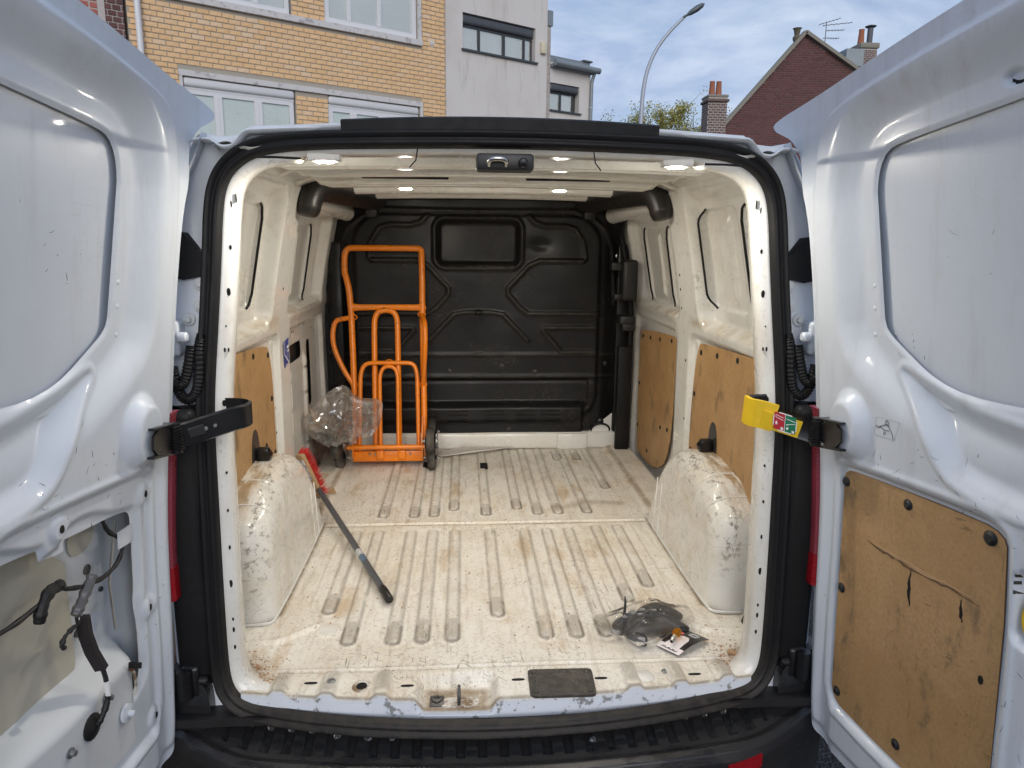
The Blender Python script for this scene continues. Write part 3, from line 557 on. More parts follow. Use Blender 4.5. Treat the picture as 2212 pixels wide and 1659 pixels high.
# blue sticker on the left pillar
def wl(y, z, o): return (float(wposL(np.array(y), np.array(z))[0]) + o, y, z)
def onwall(q, h0, h1, mb):
    # patch over the wall surface: bilinear quad
    a_, b_, c_, d_ = q; n = 6; V = []
    for j in range(n + 1):
        for i in range(n + 1):
            u, v = i / n, j / n; y = (a_[0] * (1 - u) + b_[0] * u) * (1 - v) + (d_[0] * (1 - u) + c_[0] * u) * v; z = (a_[1] * (1 - u) + b_[1] * u) * (1 - v) + (d_[1] * (1 - u) + c_[1] * u) * v; V.append(wl(y, z, h1))
    return mb.add(V, [(j * (n + 1) + i, j * (n + 1) + i + 1, (j + 1) * (n + 1) + i + 1, (j + 1) * (n + 1) + i) for j in range(n) for i in range(n)])
SY = lambda p: (1.262 + (p[0] - 1.205) * 1.05, .775 + (p[1] - .755) * .52)
onwall([SY(p) for p in [(1.205, .755), (1.285, .78), (1.292, .585), (1.218, .545)]], 0, .0035, MB()).build('warning_sticker', 'sticker_blue', van)
sk = MB()
for p in ([(1.209, .752), (1.216, .754), (1.219, .655), (1.212, .652)], [(1.214, .655), (1.221, .66), (1.282, .585), (1.272, .580)], [(1.255, .715), (1.285, .722), (1.286, .700), (1.256, .692)], [(1.262, .68), (1.286, .688), (1.287, .668), (1.263, .660)], [(1.225, .765), (1.228, .766), (1.229, .735), (1.226, .734)], [(1.24, .70), (1.243, .70), (1.244, .665), (1.241, .664)], [(1.262, .655), (1.266, .656), (1.268, .62), (1.264, .619)], [(1.222, .565), (1.25, .58), (1.25, .575), (1.222, .559)]):
    onwall([SY(q) for q in p], 0, .0045, sk)
sk.build('sticker_print', 'sticker_white', van)
# small pressed holes in the pillars
for s, y, z in [(-1, 1.20, 1.00), (-1, 1.18, .52), (-1, 1.17, .42), (1, 1.26, 1.06), (1, 1.27, 1.0), (1, 1.28, .92), (1, 1.25, .70), (1, 1.23, .45), (-1, 1.50, .76), (-1, 1.66, .77), (-1, 1.69, .77), (-1, 1.92, .78), (-1, 2.1, .74)]:
    x = float((wposL if s < 0 else wposR)(np.array(y), np.array(z))[0])
    MB().lathe([(.006, -.004), (.006, .001), (0, .001)], axis((x, y, z), (-s, 0, 0)), 12).build('panel_hole', 'hole_black', van)

# ---------------------------------------------------------------- roof inside
def roof_z(x, y):
    z = 1.442 - .012 * (x / .7) ** 2 - .035 * S(.62, .76, np.abs(x))
    for by, hw, dp in ((.21, .075, .036), (.50, .05, .040), (.86, .035, .030), (1.17, .075, .040), (1.72, .04, .03), (2.1, .04, .03)):
        z = z - dp * (1 - S(hw * .85, hw * 1.0, np.abs(y - by - .01 * np.cos(x * 3)))) * S(.68, .60, np.abs(x)) - .006 * (1 - S(hw * .3, hw * .4, np.abs(y - by)))
    z = z - .008 * (1 - S(.0, .02, np.abs(np.abs(x) - .64)))
    return z
hf('roof_lining', np.arange(-.76, .7601, .008), np.arange(.14, 2.40, .006), lambda x, y: (x, y, roof_z(x, y)), 'cabin_paint', van, keep=lambda x, y: np.abs(x) - np.where(y < .3, .70, .80), attrs={'wear': lambda x, y: 0 * x})
for y, x0_, x1_ in ((.445, -.40, -.12), (.445, .12, .42), (.555, -.30, -.05), (.555, .1, .34), (1.088, -.55, -.25), (1.088, .2, .55), (.90, -.45, -.15), (.90, .12, .42)):
    MB().bbox((x0_, y - .006, roof_z(np.array(0.), np.array(y)) - .012), (x1_, y + .006, roof_z(np.array(0.), np.array(y)) + .012), .004).build('roof_slot', 'hole_black', van)
for s in (-1, 1):    # cantrail
    MB().tube(chaikin([(s * .80, .45, 1.425), (s * .79, 1.0, 1.42), (s * .765, 1.5, 1.37), (s * .72, 2.25, 1.335)], 2, False), .045, 14).build('cantrail', 'cabin_paint', van)
    d = MB(); _pp = chaikin([(s * .722, 1.275, 1.285), (s * .712, 1.285, 1.35), (s * .685, 1.33, 1.405), (s * .655, 1.60, 1.408), (s * .61, 1.95, 1.408), (s * .56, 2.28, 1.405)], 3, False); d.tube(_pp, [.75 + .35 * min(1, i / 7) for i in range(len(_pp))], prof=[(.046 * math.cos(t), .056 * math.sin(t)) for t in np.linspace(0, 2 * math.pi, 19)[:-1]], caps=True)
    d.build('corner_trim', 'duct_black', van)
    MB().bbox((s * .585 - .03, 2.22, 1.31), (s * .585 + .03, 2.30, 1.41), .01).build('trim_bracket', 'black_plastic', van)
# interior lamps (lit)
for x, y, z in ((-.437, .155, 1.378), (.437, .155, 1.378), (-.32, 1.165, 1.386), (.275, 1.165, 1.386)):
    lm = thing('', None, None, (x, y, z)) if False else None
    f = MB(); f.bbox((x - .040, y - .020, z), (x + .040, y + .020, z + .02), .006); fo = f.build('cargo_lamp', 'lid_white', van)
    l = MB(); l.bbox((x - .021, y - .0085, z - .0035), (x + .021, y + .0085, z + .003), .003); l.build('lamp_lens', 'led_lens', fo)

# ---------------------------------------------------------------- bulkhead
STK = [[(-.80, .85), (-.775, 1.16), (-.735, 1.25), (-.66, 1.315), (-.55, 1.357), (-.02, 1.352)],
       [(-.60, 1.085), (-.618, 1.10), (-.605, 1.185), (-.555, 1.26), (-.50, 1.277), (-.39, 1.275), (-.33, 1.292), (-.295, 1.33)],
       [(-.60, 1.085), (-.355, 1.085), (-.30, 1.06), (-.183, .935), (-.183, .90), (-.25, .825), (-.295, .79), (-.40, .79), (-.70, .79)],
       [(-.295, .64), (-.155, .785), (-.09, .797), (-.01, .797)],
       [(-.69, .71), (-.385, .71), (-.38, .695), (-.43, .64), (-.49, .57), (-.69, .57)],
       [(-.86, .555), (0, .555)], [(-.80, .43), (0, .43)]]
STK = STK + [[(-.016 - (x + .016), z) for x, z in l] for l in STK]
BMC = -.016
def bulk_y(x, z):
    y = 2.37 - .03 * S(.80, .70, np.abs(x - BMC)) - .0 * z
    arch_d = rrect(x, z, BMC, .75, .70, .60, .18); y = y - .012 * S(.0, -.03, arch_d)
    for i, l in enumerate(STK):
        d = pline(x, z, l); y = y - (.008 if i % 7 not in (5, 6) else .004) * (1 - S(.002, .019, d))
    wd = rrect(x, z, BMC, 1.18, .235, .13, .055); y = y + .03 * (1 - S(-.035, .0, wd)) - .01 * (1 - S(.0, .02, np.abs(wd - .008)))
    y = y + .035 * S(.42, .40, z) * S(.24, .28, z) * (np.abs(x) < .62) - .004 * S(.40, .38, z)
    y = y - .02 * S(.285, .255, z) * (1 - S(.58, .60, np.abs(x)))
    y = y + .010 * np.exp(-(((x - .33) / .05) ** 2 + ((z - 1.17) / .03) ** 2)) + .004 * np.sin(x * 9) * np.sin(z * 8)
    return y
def bulk_keep(x, z):
    return np.maximum(rrect(x, z, BMC, .74, .845, .69, .09), -np.minimum(rrect(np.abs(x - BMC), z, .80, 1.36, .09, .06, .01), 9.))
hf('bulkhead', np.arange(-.875, .875, .0052), np.arange(.05, 1.44, .0052), lambda x, z: (x, bulk_y(x, z), z), 'bulkhead_black', van, keep=bulk_keep,
   attrs={'wear': lambda x, z: np.maximum.reduce([.35 * (1 - S(.002, .008, pline(x, z, l))) for l in STK] + [.9 * (1 - S(.0, .012, np.abs(z - 1.052))) * (np.abs(x - BMC) < .2)])})
MB().box((-.9, 2.42, .0), (.9, 2.43, 1.45)).build('bulkhead_back', 'black_plastic', van)
for j in range(3):          # louvres in groups
    pass
for gx in (-.31, -.135, .075, .26, .40):
    v = MB()
    for k in range(4): v.bbox((gx - .058, bulk_y(np.array(gx), np.array(.2)) - .006, .155 + k * .024), (gx + .058, bulk_y(np.array(gx), np.array(.2)) + .004, .163 + k * .024), .003)
    v.build('louvre', 'hole_black', van)
for x, z in ((-.80, 1.0), (-.825, .85), (-.83, .60), (.80, 1.02), (.81, .84), (.82, .60), (-.45, .50), (.12, .49), (-.18, .46), (.31, .455), (.72, .50), (-.72, .5), (.16, .115)):
    bolt((x, float(bulk_y(np.array(x), np.array(z))) - .001, z), (0, -1, 0), .011, .009, 'black_metal', van)
for x, z in ((-.765, 1.112), (.778, 1.115)): bolt((x, float(bulk_y(np.array(x), np.array(z))) - .002, z), (0, -1, 0), .011, .012, 'bolt_zinc', van)
ring = MB(); ring.tube([(.70 + .055 * math.cos(t), 2.325 - .02 * math.sin(t), .105 + .045 * math.sin(t)) for t in np.linspace(0, 2 * math.pi, 25)[:-1]], .006, 8, closed=True); ring.lathe([(.02, 0), (.018, .015), (.008, .02)], axis((.70, 2.335, .16), (0, -1, 0)), 14); ring.build('tie_down_ring', 'black_metal', van)
# triangular white gusset at the foot of the bulkhead, right
MB().prism([(.62, .09), (.84, .09), (.84, .27)], lambda a, b_: (a, 2.33, b_), lambda a, b_: (a, 2.322, b_)).build('gusset', 'cabin_paint', van)
for sx in (-1, 1):      # dark side returns of the bulkhead
    MB().bbox((sx * .80 - .035, 2.30, .10), (sx * .80 + .035, 2.345, 1.18), .012).build('bulkhead_edge', 'bulkhead_black', van)
# sliding-door seal and catches on the right
MB().tube(chaikin([(.838, 2.24, .0), (.838, 2.24, .60), (.838, 2.245, .85), (.80, 2.27, 1.1), (.765, 2.28, 1.26), (.76, 2.10, 1.335), (.765, 1.6, 1.35), (.78, 1.48, 1.33)], 2, False), .016, 10).build('sliding_door_seal', 'rubber', van)
MB().bbox((.765, 2.20, .0), (.842, 2.235, .62), .008).build('door_channel', 'rubber', van)
c_ = MB(); c_.bbox((.755, 2.12, .88), (.84, 2.23, 1.10), .02, 3); c_.bbox((.70, 2.16, 1.04), (.77, 2.22, 1.085), .01); c_.bbox((.72, 2.16, .88), (.77, 2.2, .915), .01); c_.build('door_buffer', 'black_plastic', van)
c_ = MB(); c_.bbox((.745, 2.10, .755), (.83, 2.22, .80), .008); c_.bbox((.76, 2.10, .72), (.83, 2.16, .757), .006); c_.build('door_catch', 'black_plastic', van)

# ---------------------------------------------------------------- rear opening: jamb, seal, outer frame
HALF = [(.0, -.036), (.2, -.036), (.43, -.036), (.60, -.034), (.68, -.026), (.715, -.002), (.731, .04), (.734, .14), (.734, .30), (.733, .5), (.734, .62), (.735, .73), (.730, .83), (.714, 1.0), (.702, 1.15), (.696, 1.25), (.685, 1.315), (.655, 1.36), (.595, 1.392), (.485, 1.403), (.31, 1.405), (.0, 1.408)]
LOOP = HALF[:-1] + [(-x, z) for x, z in HALF[::-1]][:-1]
LOOP = chaikin(LOOP, 3); NL = len(LOOP)
_lp = np.array(LOOP); _t = np.roll(_lp, -1, 0) - np.roll(_lp, 1, 0); _t /= np.linalg.norm(_t, axis=1)[:, None]; LN = np.stack([_t[:, 1], -_t[:, 0]], 1)   # outward
if np.dot(_lp[NL // 4] - np.array([0, .6]), LN[NL // 4]) < 0: LN = -LN
def ringloft(name, rows, m, keep=None, attrs=None):
    """rows: list of (outward offset fn/number, dy fn/number)"""
    V = []; F = []; x, z = _lp[:, 0], _lp[:, 1]
    for of, dy in rows:
        o = of(x, z) if callable(of) else np.full(NL, of); d = dy(x, z) if callable(dy) else np.full(NL, dy)
        px, pz = x + LN[:, 0] * o, z + LN[:, 1] * o; V.append(np.stack([px, Yr(x, z) + d, pz], 1))
    V = np.concatenate(V)
    for r in range(len(rows) - 1):
        for i in range(NL):
            j = (i + 1) % NL
            if keep is None or keep(x[i], z[i]): F.append((r * NL + i, r * NL + j, (r + 1) * NL + j, (r + 1) * NL + i))
    return link(name, np_mesh(name, V, np.array(F), True, {k: np.tile(f(x, z), len(rows)) for k, f in (attrs or {}).items()}), m, van)
top = lambda z: S(1.25, 1.40, z)
inn = lambda k: (lambda x, z: -(.031 - .012 * top(z) * (np.abs(x) < .5) - .006 * top(z)) * k)
ringloft('door_jamb', [(.020, .02), (.006, .004), (inn(.25), .004), (inn(.8), .012), (inn(1.0), .022), (inn(1.0), .05), (inn(.75), .085), (lambda x, z: -.005 + .005 * top(z), .10), (lambda x, z: .05 - .03 * top(z), .17), (lambda x, z: .075 - .05 * top(z), .24)], 'cabin_paint', keep=lambda x, z: z > .0 or abs(x) > .60)
lob = [(-.0225, .006), (-.019, -.012), (-.012, -.021), (-.004, -.020), (.0, -.013), (.004, -.015), (.012, -.026), (.018, -.022), (.0225, -.004), (.0225, .014)]
ringloft('door_seal', [(.021 + a, bb) for a, bb in lob], 'rubber', attrs={'grime': lambda x, z: .22 * S(.12, -.02, z)})
# outer body ring with gutter
OUTP = [(.0, -.25), (.872, -.25), (.872, .9), (.852, 1.1), (.815, 1.28), (.775, 1.40), (.742, 1.446), (.69, 1.436), (.645, 1.44), (.615, 1.460), (.3, 1.468), (.0, 1.470)]
OUTP = OUTP + [(-x, z) for x, z in OUTP[::-1]][1:-1]
_off = np.full(NL, .04)
for _ in range(40): _off = _off + np.maximum(-poly_sdf(_lp[:, 0] + LN[:, 0] * _off, _lp[:, 1] + LN[:, 1] * _off, OUTP), 0) * .9
_off = np.where(_lp[:, 1] < -.01, .06, np.clip(_off, .045, .22))
def outo(k): return lambda x, z: .04 + (_off - .04) * k
ringloft('rear_frame', [(.030, .035), (.043, .024), (outo(.25), .018), (outo(.5), .010), (outo(.9), .006), (outo(1.0), .016), (outo(1.0), .06), (outo(1.0), .2)], 'door_paint')
# roof skin with stepped edge, brake-light strip and rubber finisher
def roofskin(x, y):
    ax = np.abs(x); z = 1.470 - .018 * (ax / .6) ** 2 - .035 * S(.615, .66, ax) + .020 * S(.675, .71, ax) - .06 * S(.735, .775, ax) ** 1.5 + .02 * S(.15, .6, y) - .75 * S(3.1, 3.7, y) * (y > 3)
    return x, np.where(y < .1301, y + .21 * x * x * .55, y), z - .022 * S(.145, .118, y)
hf('roof_skin', np.arange(-.745, .7451, .01), np.concatenate([np.linspace(.13, .2, 12), np.linspace(.25, 3.7, 40)]), roofskin, 'door_paint', van)
f = MB(); f.tube([(x, .082 + .20 * x * x, 1.4605 - .018 * (x / .6) ** 2) for x in np.linspace(-.385, .372, 18)], 1.0, prof=[(-.0165, -.010), (-.0165, .012), (.012, .014), (.0165, .006), (.0165, -.010)], up=(0, 0, 1)); f.build('roof_finisher', 'rubber', van)
# body sides outside (closed shell, cab and bonnet)
def bside(s):
    def pos(y, z):
        x = .945 + .03 * S(-.4, .2, z) - .07 * S(.65, 1.25, z) - .10 * S(1.2, 1.47, z) - .06 * S(2.9, 3.6, y) - .25 * S(3.9, 4.7, y) - .09 * S(.5, .13, y)
        return s * x, y, z
    kp = lambda y, z: np.maximum.reduce([-np.hypot(y - .86, z + .30) + .36, -np.hypot(y - 3.85, z + .28) + .37, z - (1.44 - 1.05 * S(3.0, 4.2, y) + .35 * S(3.6, 3.0, y) * 0), -.33 - z])
    hf('body_side', np.arange(.13, 4.7, .04), np.arange(-.36, 1.46, .03), pos, 'door_paint', van, keep=kp)
bside(-1); bside(1)
MB().prism([(3.3, 1.15), (4.0, .55), (4.7, .38), (4.85, .1), (4.85, -.35), (3.2, -.35), (3.2, 1.2)], lambda y, z: (-.84, y, z), lambda y, z: (.84, y, z)).build('bonnet', 'door_paint', van)
def wheel(x, y, s):
    M = axis((x, y, -.30), (s, 0, 0)); t = MB(); t.lathe([(.20, -.09), (.29, -.09), (.315, -.07), (.32, 0), (.315, .07), (.29, .09), (.20, .09)], M, 32); to = t.build('wheel', 'tyre', van)
    r = MB(); r.lathe([(.215, .05), (.215, .10), (.20, .095), (.17, .06), (.06, .075), (0, .08)], M, 24); r.build('rim', 'metal_grey', to)
for x, y, s in ((-.835, .86, -1), (.835, .86, 1), (-.835, 3.85, -1), (.835, 3.85, 1)): wheel(x, y, s)
# jamb holes
for s in (-1, 1):
    for z, dx, rx, rz in [(1.275, .016, .004, .014), (1.29, .026, .0015, .018), (1.17, .020, .0045, .010), (1.06, .020, .007, .016), (.975, .018, .003, .004), (.915, .018, .004, .010), (.915, .027, .002, .008), (.78, .022, .008, .013), (.78, .010, .003, .004), (.60, .022, .004, .006), (.50, .02, .004, .007), (.40, .02, .004, .010), (.30, .018, .007, .017), (.20, .018, .004, .008), (.17, .018, .005, .012), (.12, .018, .005, .010)]:
        xin = float(np.interp(z, [p[1] for p in HALF[6:17]], [p[0] for p in HALF[6:17]])); x = s * (xin - dx); y = float(Yr(np.array(xin), np.array(z)))
        mb = MB(); mb.lathe([(1, -.004), (1, .0016), (.9, .002), (0, .002)], axis((x, y + .0095, z), (0, -1, 0), (0, 0, 1)) @ Matrix.Diagonal((rz * .62, rx * .62, 1, 1)), 14); mb.build('jamb_hole', 'hole_black', van)
# header latch
hl = MB(); hl.bbox((-.070, .045, 1.352), (.066, .10, 1.392), .008); hl.build('header_latch', 'black_plastic', van)
MB().tube(chaikin([(-.04, .050, 1.364), (-.04, .030, 1.378), (.0, .030, 1.378), (.0, .050, 1.364)], 2, False), .006, 10).build('latch_loop', 'bolt_zinc', van)
MB().lathe([(.012, 0), (.012, .004), (.009, .010), (0, .013)], axis((.04, .046, 1.370), (0, -1, 0)), 14).build('latch_screw', 'black_metal', van)
for s in (-1, 1):
    MB().tube([(s * .53 + t * .10, .078 + .02 * t, 1.378 - .002 * abs(t)) for t in np.linspace(-.5, .5, 8)], .0028, 6).build('header_slot', 'hole_black', van)
    for x in (.205,): MB().tube([(s * x, .04, 1.398), (s * (x + .004), .037, 1.372), (s * (x + .02), .05, 1.357)], .0016, 6).build('header_joint', 'hole_black', van)
# ---------------------------------------------------------------- hinge pockets, lamps, bumper
for s in (-1, 1):
    bbx = lambda mb, x0, y0_, z0, x1, y1, z1, r: mb.bbox((min(s * x0, s * x1), y0_, z0), (max(s * x0, s * x1), y1, z1), r, 3)
    for z0, z1, up_ in ((.80, 1.115, True), (-.03, .13, False)):
        yp = .150 if up_ else .105; xo = 0 if up_ else .02
        hp = MB(); bbx(hp, .742 + xo, yp, z0, .835, yp + .03, z1, .012)
        zc = (z0 + z1) / 2; bbx(hp, .80, yp - .05, zc - .055, .85, yp + .01, zc + .035, .012); hp.tube([(s * .838, yp - .052, zc - .05), (s * .838, yp - .052, zc + .03)], .020, 14)
        hp.lathe([(.013, 0), (.013, .018), (.009, .022), (0, .023)], axis((s * .80, yp - .045, zc - .005), (-s, 0, 0)), 14)
        o = hp.build('door_hinge', 'door_paint' if up_ else 'black_metal', van)
        for xx, zz in (((.752, 1.08), (.756, 1.025), (.788, .992), (.762, .93)) if up_ else ((.782, .02), (.80, .085))):
            mb = MB(); M = axis((s * xx, yp, zz), (0, -1, 0)); mb.lathe([(.017, 0), (.017, .004), (.015, .006)], M, 20); mb.lathe([(.0085, .004), (.0085, .012), (.0065, .014)], M, 6); mb.build('hinge_bolt', 'bolt_white' if up_ else 'black_metal', o)
    # black wedge above the hinge
    MB().prism([(.722, 1.105), (.722, 1.155), (.755, 1.163), (.783, 1.205), (.84, 1.215), (.84, 1.10), (.79, 1.09)], lambda x, z: (s * x, .140, z), lambda x, z: (s * x, .20, z)).build('hinge_wedge', 'rubber', van)
    # corrugated wiring conduits into the doors
    for k in range(2):
        P0 = [(.752, .130, .955), (.758, .118, .93), (.760, .112, .86), (.768, .105, .81), (.79, .10, .79), (.81, .095, .82), (.815, .09, .88)] if k == 0 else [(.775, .115, .93), (.782, .105, .88), (.792, .095, .835), (.812, .085, .83), (.828, .08, .88)]
        pts = chaikin([(s * x, y, z) for x, y, z in P0], 4, False); rr = [.0125 + .0013 * math.sin(i * 2.1) for i in range(len(pts))]
        mb = MB(); mb.tube(pts, rr, 12); mb.build('wiring_conduit', 'rubber', van)
    # dark lamp backing and tail lamp
    bbx(MB(), .768, .065, .02, .86, .17, .775, .02).build('lamp_backing', 'rubber', van)
    lb = MB(); n_ = 14; zs_ = np.linspace(.372, .775, n_); F_ = [(i * 4 + j, i * 4 + (j + 1) % 4, (i + 1) * 4 + (j + 1) % 4, (i + 1) * 4 + j) for i in range(n_ - 1) for j in range(4)] + [(3, 2, 1, 0), tuple((n_ - 1) * 4 + j for j in range(4))]
    def lx(z): return .836 - .028 * float(S(.35, .80, z)) - .035 * float(S(.72, .78, z)) * 0
    lb.add([p for z in zs_ for p in ((s * lx(z), .042, z), (s * .87, .012, z), (s * .87, .15, z), (s * (lx(z) - .004), .10, z))], F_); lo = lb.build('tail_lamp', 'red_clear_lens', van)
    zs_ = np.linspace(.285, .372, n_); lb = MB(); lb.add([p for z in zs_ for p in ((s * (lx(z) - .002), .040, z), (s * .87, .010, z), (s * .87, .15, z), (s * (lx(z) - .006), .10, z))], F_); lb.build('lamp_segment', 'red_lens', lo)
# bumper: step with treads, wrapped corners
def bump_y(x): return -.005 + .13 * x * x + .10 * S(.55, .95, np.abs(x)) ** 2
def bumper(u, t):
    # t 0..1 across the section: back edge -> step -> lip -> face
    k = np.array([0, .12, .3, .52, .56, .60, .66, 1.0]); dy = np.array([.09, .055, .0, -.085, -.105, -.125, -.135, -.115]); dz = np.array([-.070, -.100, -.108, -.118, -.112, -.118, -.145, -.42])
    yy = np.interp(t, k, dy); zz = np.interp(t, k, dz)
    d = np.abs((u + .5 * .057) % .057 - .5 * .057); gro = (1 - S(.009, .0125, d)) * S(.23, .25, t) * S(.475, .462, t) * (np.abs(u) < .74)
    zz = zz - .011 * gro
    return u, bump_y(u) + yy, zz + .03 * S(.66, .80, np.abs(u)) * S(.7, .3, t)
hf('bumper', np.arange(-.93, .9301, .0036), np.concatenate([np.linspace(0, .7, 110), np.linspace(.72, 1, 8)]), bumper, 'bumper_black', van)
for s in (-1, 1):
    MB().prism(chaikin([(.775, -.36), (.915, -.36), (.93, -.10), (.92, .06), (.87, .085), (.795, .04), (.775, -.02)], 2), lambda x, z: (s * x, .055 + .1 * (x - .775), z), lambda x, z: (s * x, .35, z)).build('bumper_corner', 'bumper_black', van)
    xs = np.linspace(.585, .685, 6); mb = MB(); P = [(s * x, float(bump_y(np.array(x))) - .140, z) for x, z in [(x, -.150 + .012 * (x - .585) / .1) for x in xs] + [(x, -.185 + .012 * (x - .585) / .1) for x in xs[::-1]]]
    n_ = len(P); mb.add(P + [(p[0], p[1] + .02, p[2]) for p in P], [tuple(range(n_)), tuple(range(n_, 2 * n_))[::-1]] + [(i, (i + 1) % n_, n_ + (i + 1) % n_, n_ + i) for i in range(n_)]); mb.build('bumper_reflector', 'red_lens', van)
    bolt((s * .86, float(bump_y(np.array(.86))) - .125, -.21), (0, -1, 0), .016, .004, 'bumper_black', van, 'bumper_plug', False)
# ================================================================== REAR DOORS
AL = math.radians(7.0); CA, SA = math.cos(AL), math.sin(AL)
def Ld(z): return .83 - .03 * (z - .62) - .10 * spl(np.asarray(z, float) - .6)
def dmap(s, u, z, dep):
    return s * (Ld(z) + SA * u - CA * dep), .06 - CA * u - SA * dep, z + 0 * np.asarray(u)
def dv(s, u, z, dep): p = dmap(s, u, z, dep); return Vector((float(p[0]), float(p[1]), float(p[2])))
def dnorm(s, z=.6):
    a = dv(s, .3, z, 0); return (dv(s, .3, z, 1.0) - a).normalized()
OUTL = chaikin([(.035, -.115), (.022, .05), (.006, .40), (.0, .62), (-.004, .95), (-.010, 1.20), (-.022, 1.28), (-.050, 1.36), (-.075, 1.413), (-.108, 1.450), (-.145, 1.466), (-.184, 1.482), (-.190, 1.503), (-.01, 1.534), (.16, 1.566), (.39, 1.608), (.60, 1.643), (.715, 1.660), (.72, 1.60), (.72, -.09), (.70, -.14), (.20, -.147), (.08, -.147), (.05, -.14)], 2)
BODY = chaikin([(.03, -.10), (.02, .10), (.012, .62), (.008, 1.0), (.010, 1.28), (.022, 1.40), (.05, 1.47), (.10, 1.507), (.26, 1.538), (.45, 1.572), (.70, 1.612), (.705, 1.5), (.705, -.1), (.20, -.12), (.06, -.12)], 2)
WIN = chaikin([(.206, 1.267), (.214, 1.16), (.221, 1.06), (.224, 1.015), (.245, .992), (.29, .965), (.35, .930), (.42, .908), (.50, .902), (.66, .912), (.68, .96), (.68, 1.42), (.66, 1.447), (.57, 1.433), (.39, 1.411), (.27, 1.396), (.235, 1.385), (.212, 1.355), (.202, 1.31)], 1)
BOWL = chaikin([(.27, .935), (.335, .872), (.388, .805), (.42, .755), (.47, .722), (.60, .712), (.70, .73), (.70, .86), (.56, .868), (.48, .875), (.36, .905)], 2)
POCK = chaikin([(.100, .05), (.103, .62), (.118, .650), (.16, .657), (.52, .678), (.575, .672), (.592, .64), (.606, .05), (.59, .0), (.15, -.006), (.115, .012)], 1)
CUT = chaikin([(.159, .551), (.162, .575), (.179, .588), (.231, .595), (.33, .602), (.376, .606), (.379, .606), (.380, .584), (.381, .582), (.447, .592), (.450, .594), (.454, .616), (.456, .618), (.49, .623), (.56, .632), (.61, .62), (.625, .57), (.625, .14), (.59, .10), (.44, .085), (.37, .088), (.29, .078), (.262, .088), (.253, .112), (.212, .133), (.175, .142), (.156, .168), (.151, .20), (.150, .295), (.161, .353), (.153, .395), (.154, .45), (.156, .522)], 1)
def door_dep(s, u, z):
    sb = poly_sdf(u, z, BODY); d = (-.010 - .022 * S(1.30, 1.42, z)) * S(-.022, .006, sb)
    sw = poly_sdf(u, z, WIN)
    d = d - .034 * (1 - S(.040, .135, sw)) * S(.62, .98, z)
    d = d - .004 * (1 - S(.0, .010, sw))
    sbw = poly_sdf(u, z, BOWL); d = d - .028 * (1 - S(-.045, .006, sbw)) + .004 * (1 - S(.0, .016, np.abs(sbw - .010)))
    e = np.hypot((u - .155) / .075, (z - .765) / .095); d = d + .030 * (1 - S(.55, 1.0, e))
    d = d - .012 * S(.04, .075, u) * S(.13, .085, u) * S(.72, .60, z)
    if s > 0:
        sp_ = poly_sdf(u, z, POCK); d = d - .014 * (1 - S(-.001, .012, sp_)) + .004 * (1 - S(.0, .012, np.abs(sp_ - .022)))
        lk = rrect(u, z, .675, .545, .062, .075, .03); d = d - .02 * (1 - S(-.012, .006, lk))
    else:
        sp_ = poly_sdf(u, z, POCK); d = d - .011 * (1 - S(-.001, .014, sp_)) + .004 * (1 - S(.0, .012, np.abs(sp_ - .022)))
        sc = poly_sdf(u, z, CUT); d = d - .010 * (1 - S(.008, .03, sc - .012 * np.sin(u * 24)))
        for hu, hz in ((.121, .609), (.404, .640), (.111, .317), (.118, .03)): d = d + .007 * (1 - S(.016, .034, np.hypot(u - hu, z - hz)))
    hu = np.hypot((u - .546) / .022, (z - 1.467) / .013); d = d - .012 * (1 - S(.7, 1.15, hu))
    return d + .0018 * np.sin(u * 11 + z * 5) * np.sin(z * 7)
def make_door(s):
    def keep(u, z):
        k = poly_sdf(u, z, OUTL)
        if s < 0: k = np.maximum(k, -poly_sdf(u, z, CUT))
        k = np.maximum(k, -poly_sdf(u, z, WIN))
        return k
    us = np.arange(-.20, .7301, .0042); zs = np.arange(-.155, 1.68, .0042)
    o = hf('rear_door', us, zs, lambda u, z: dmap(s, u, z, door_dep(s, u, z)), 'door_paint', van, keep=keep)
    # outer skin and edge
    hf('outer_skin', np.arange(-.20, .7301, .02), np.arange(-.155, 1.68, .02), lambda u, z: dmap(s, u, z, -.088 + 0 * u), 'door_paint', o, keep=lambda u, z: poly_sdf(u, z, OUTL) )
    mb = MB(); n = len(OUTL); a = np.array(OUTL); dd = door_dep(s, a[:, 0], a[:, 1])
    mb.add([dv(s, p[0], p[1], dd[i]) for i, p in enumerate(OUTL)] + [dv(s, p[0], p[1], -.0882) for p in OUTL], [(i, (i + 1) % n, n + (i + 1) % n, n + i) for i in range(n)], True); mb.build('hem_flange', 'door_paint', o)
    hf('window_blank', np.arange(.17, .7201, .012), np.arange(.86, 1.49, .012), lambda u, z: dmap(s, u, z, -.0455 + .002 * np.sin(u * 5) * np.sin(z * 4)), 'door_paint', o)
    return o
dL = make_door(-1); dR = make_door(1)
def dprism(s, pts, d0, d1, name, m, parent, dep=None):
    mb = MB(); g = (lambda a, b_: float(door_dep(s, np.array(a), np.array(b_)))) if dep is None else (lambda a, b_: dep)
    mb.prism(pts, lambda a, b_: dv(s, a, b_, g(a, b_) + d0), lambda a, b_: dv(s, a, b_, g(a, b_) + d1)); return mb.build(name, m, parent)
def dlathe(s, u, z, prof, name, m, parent, dep=None, n=16, sc=(1, 1)):
    d0 = float(door_dep(s, np.array(u), np.array(z))) if dep is None else dep
    mb = MB(); M = axis(dv(s, u, z, d0), dnorm(s, z), (0, 0, 1)) @ Matrix.Diagonal((sc[1], sc[0], 1, 1)); mb.lathe(prof, M, n); return mb.build(name, m, parent)
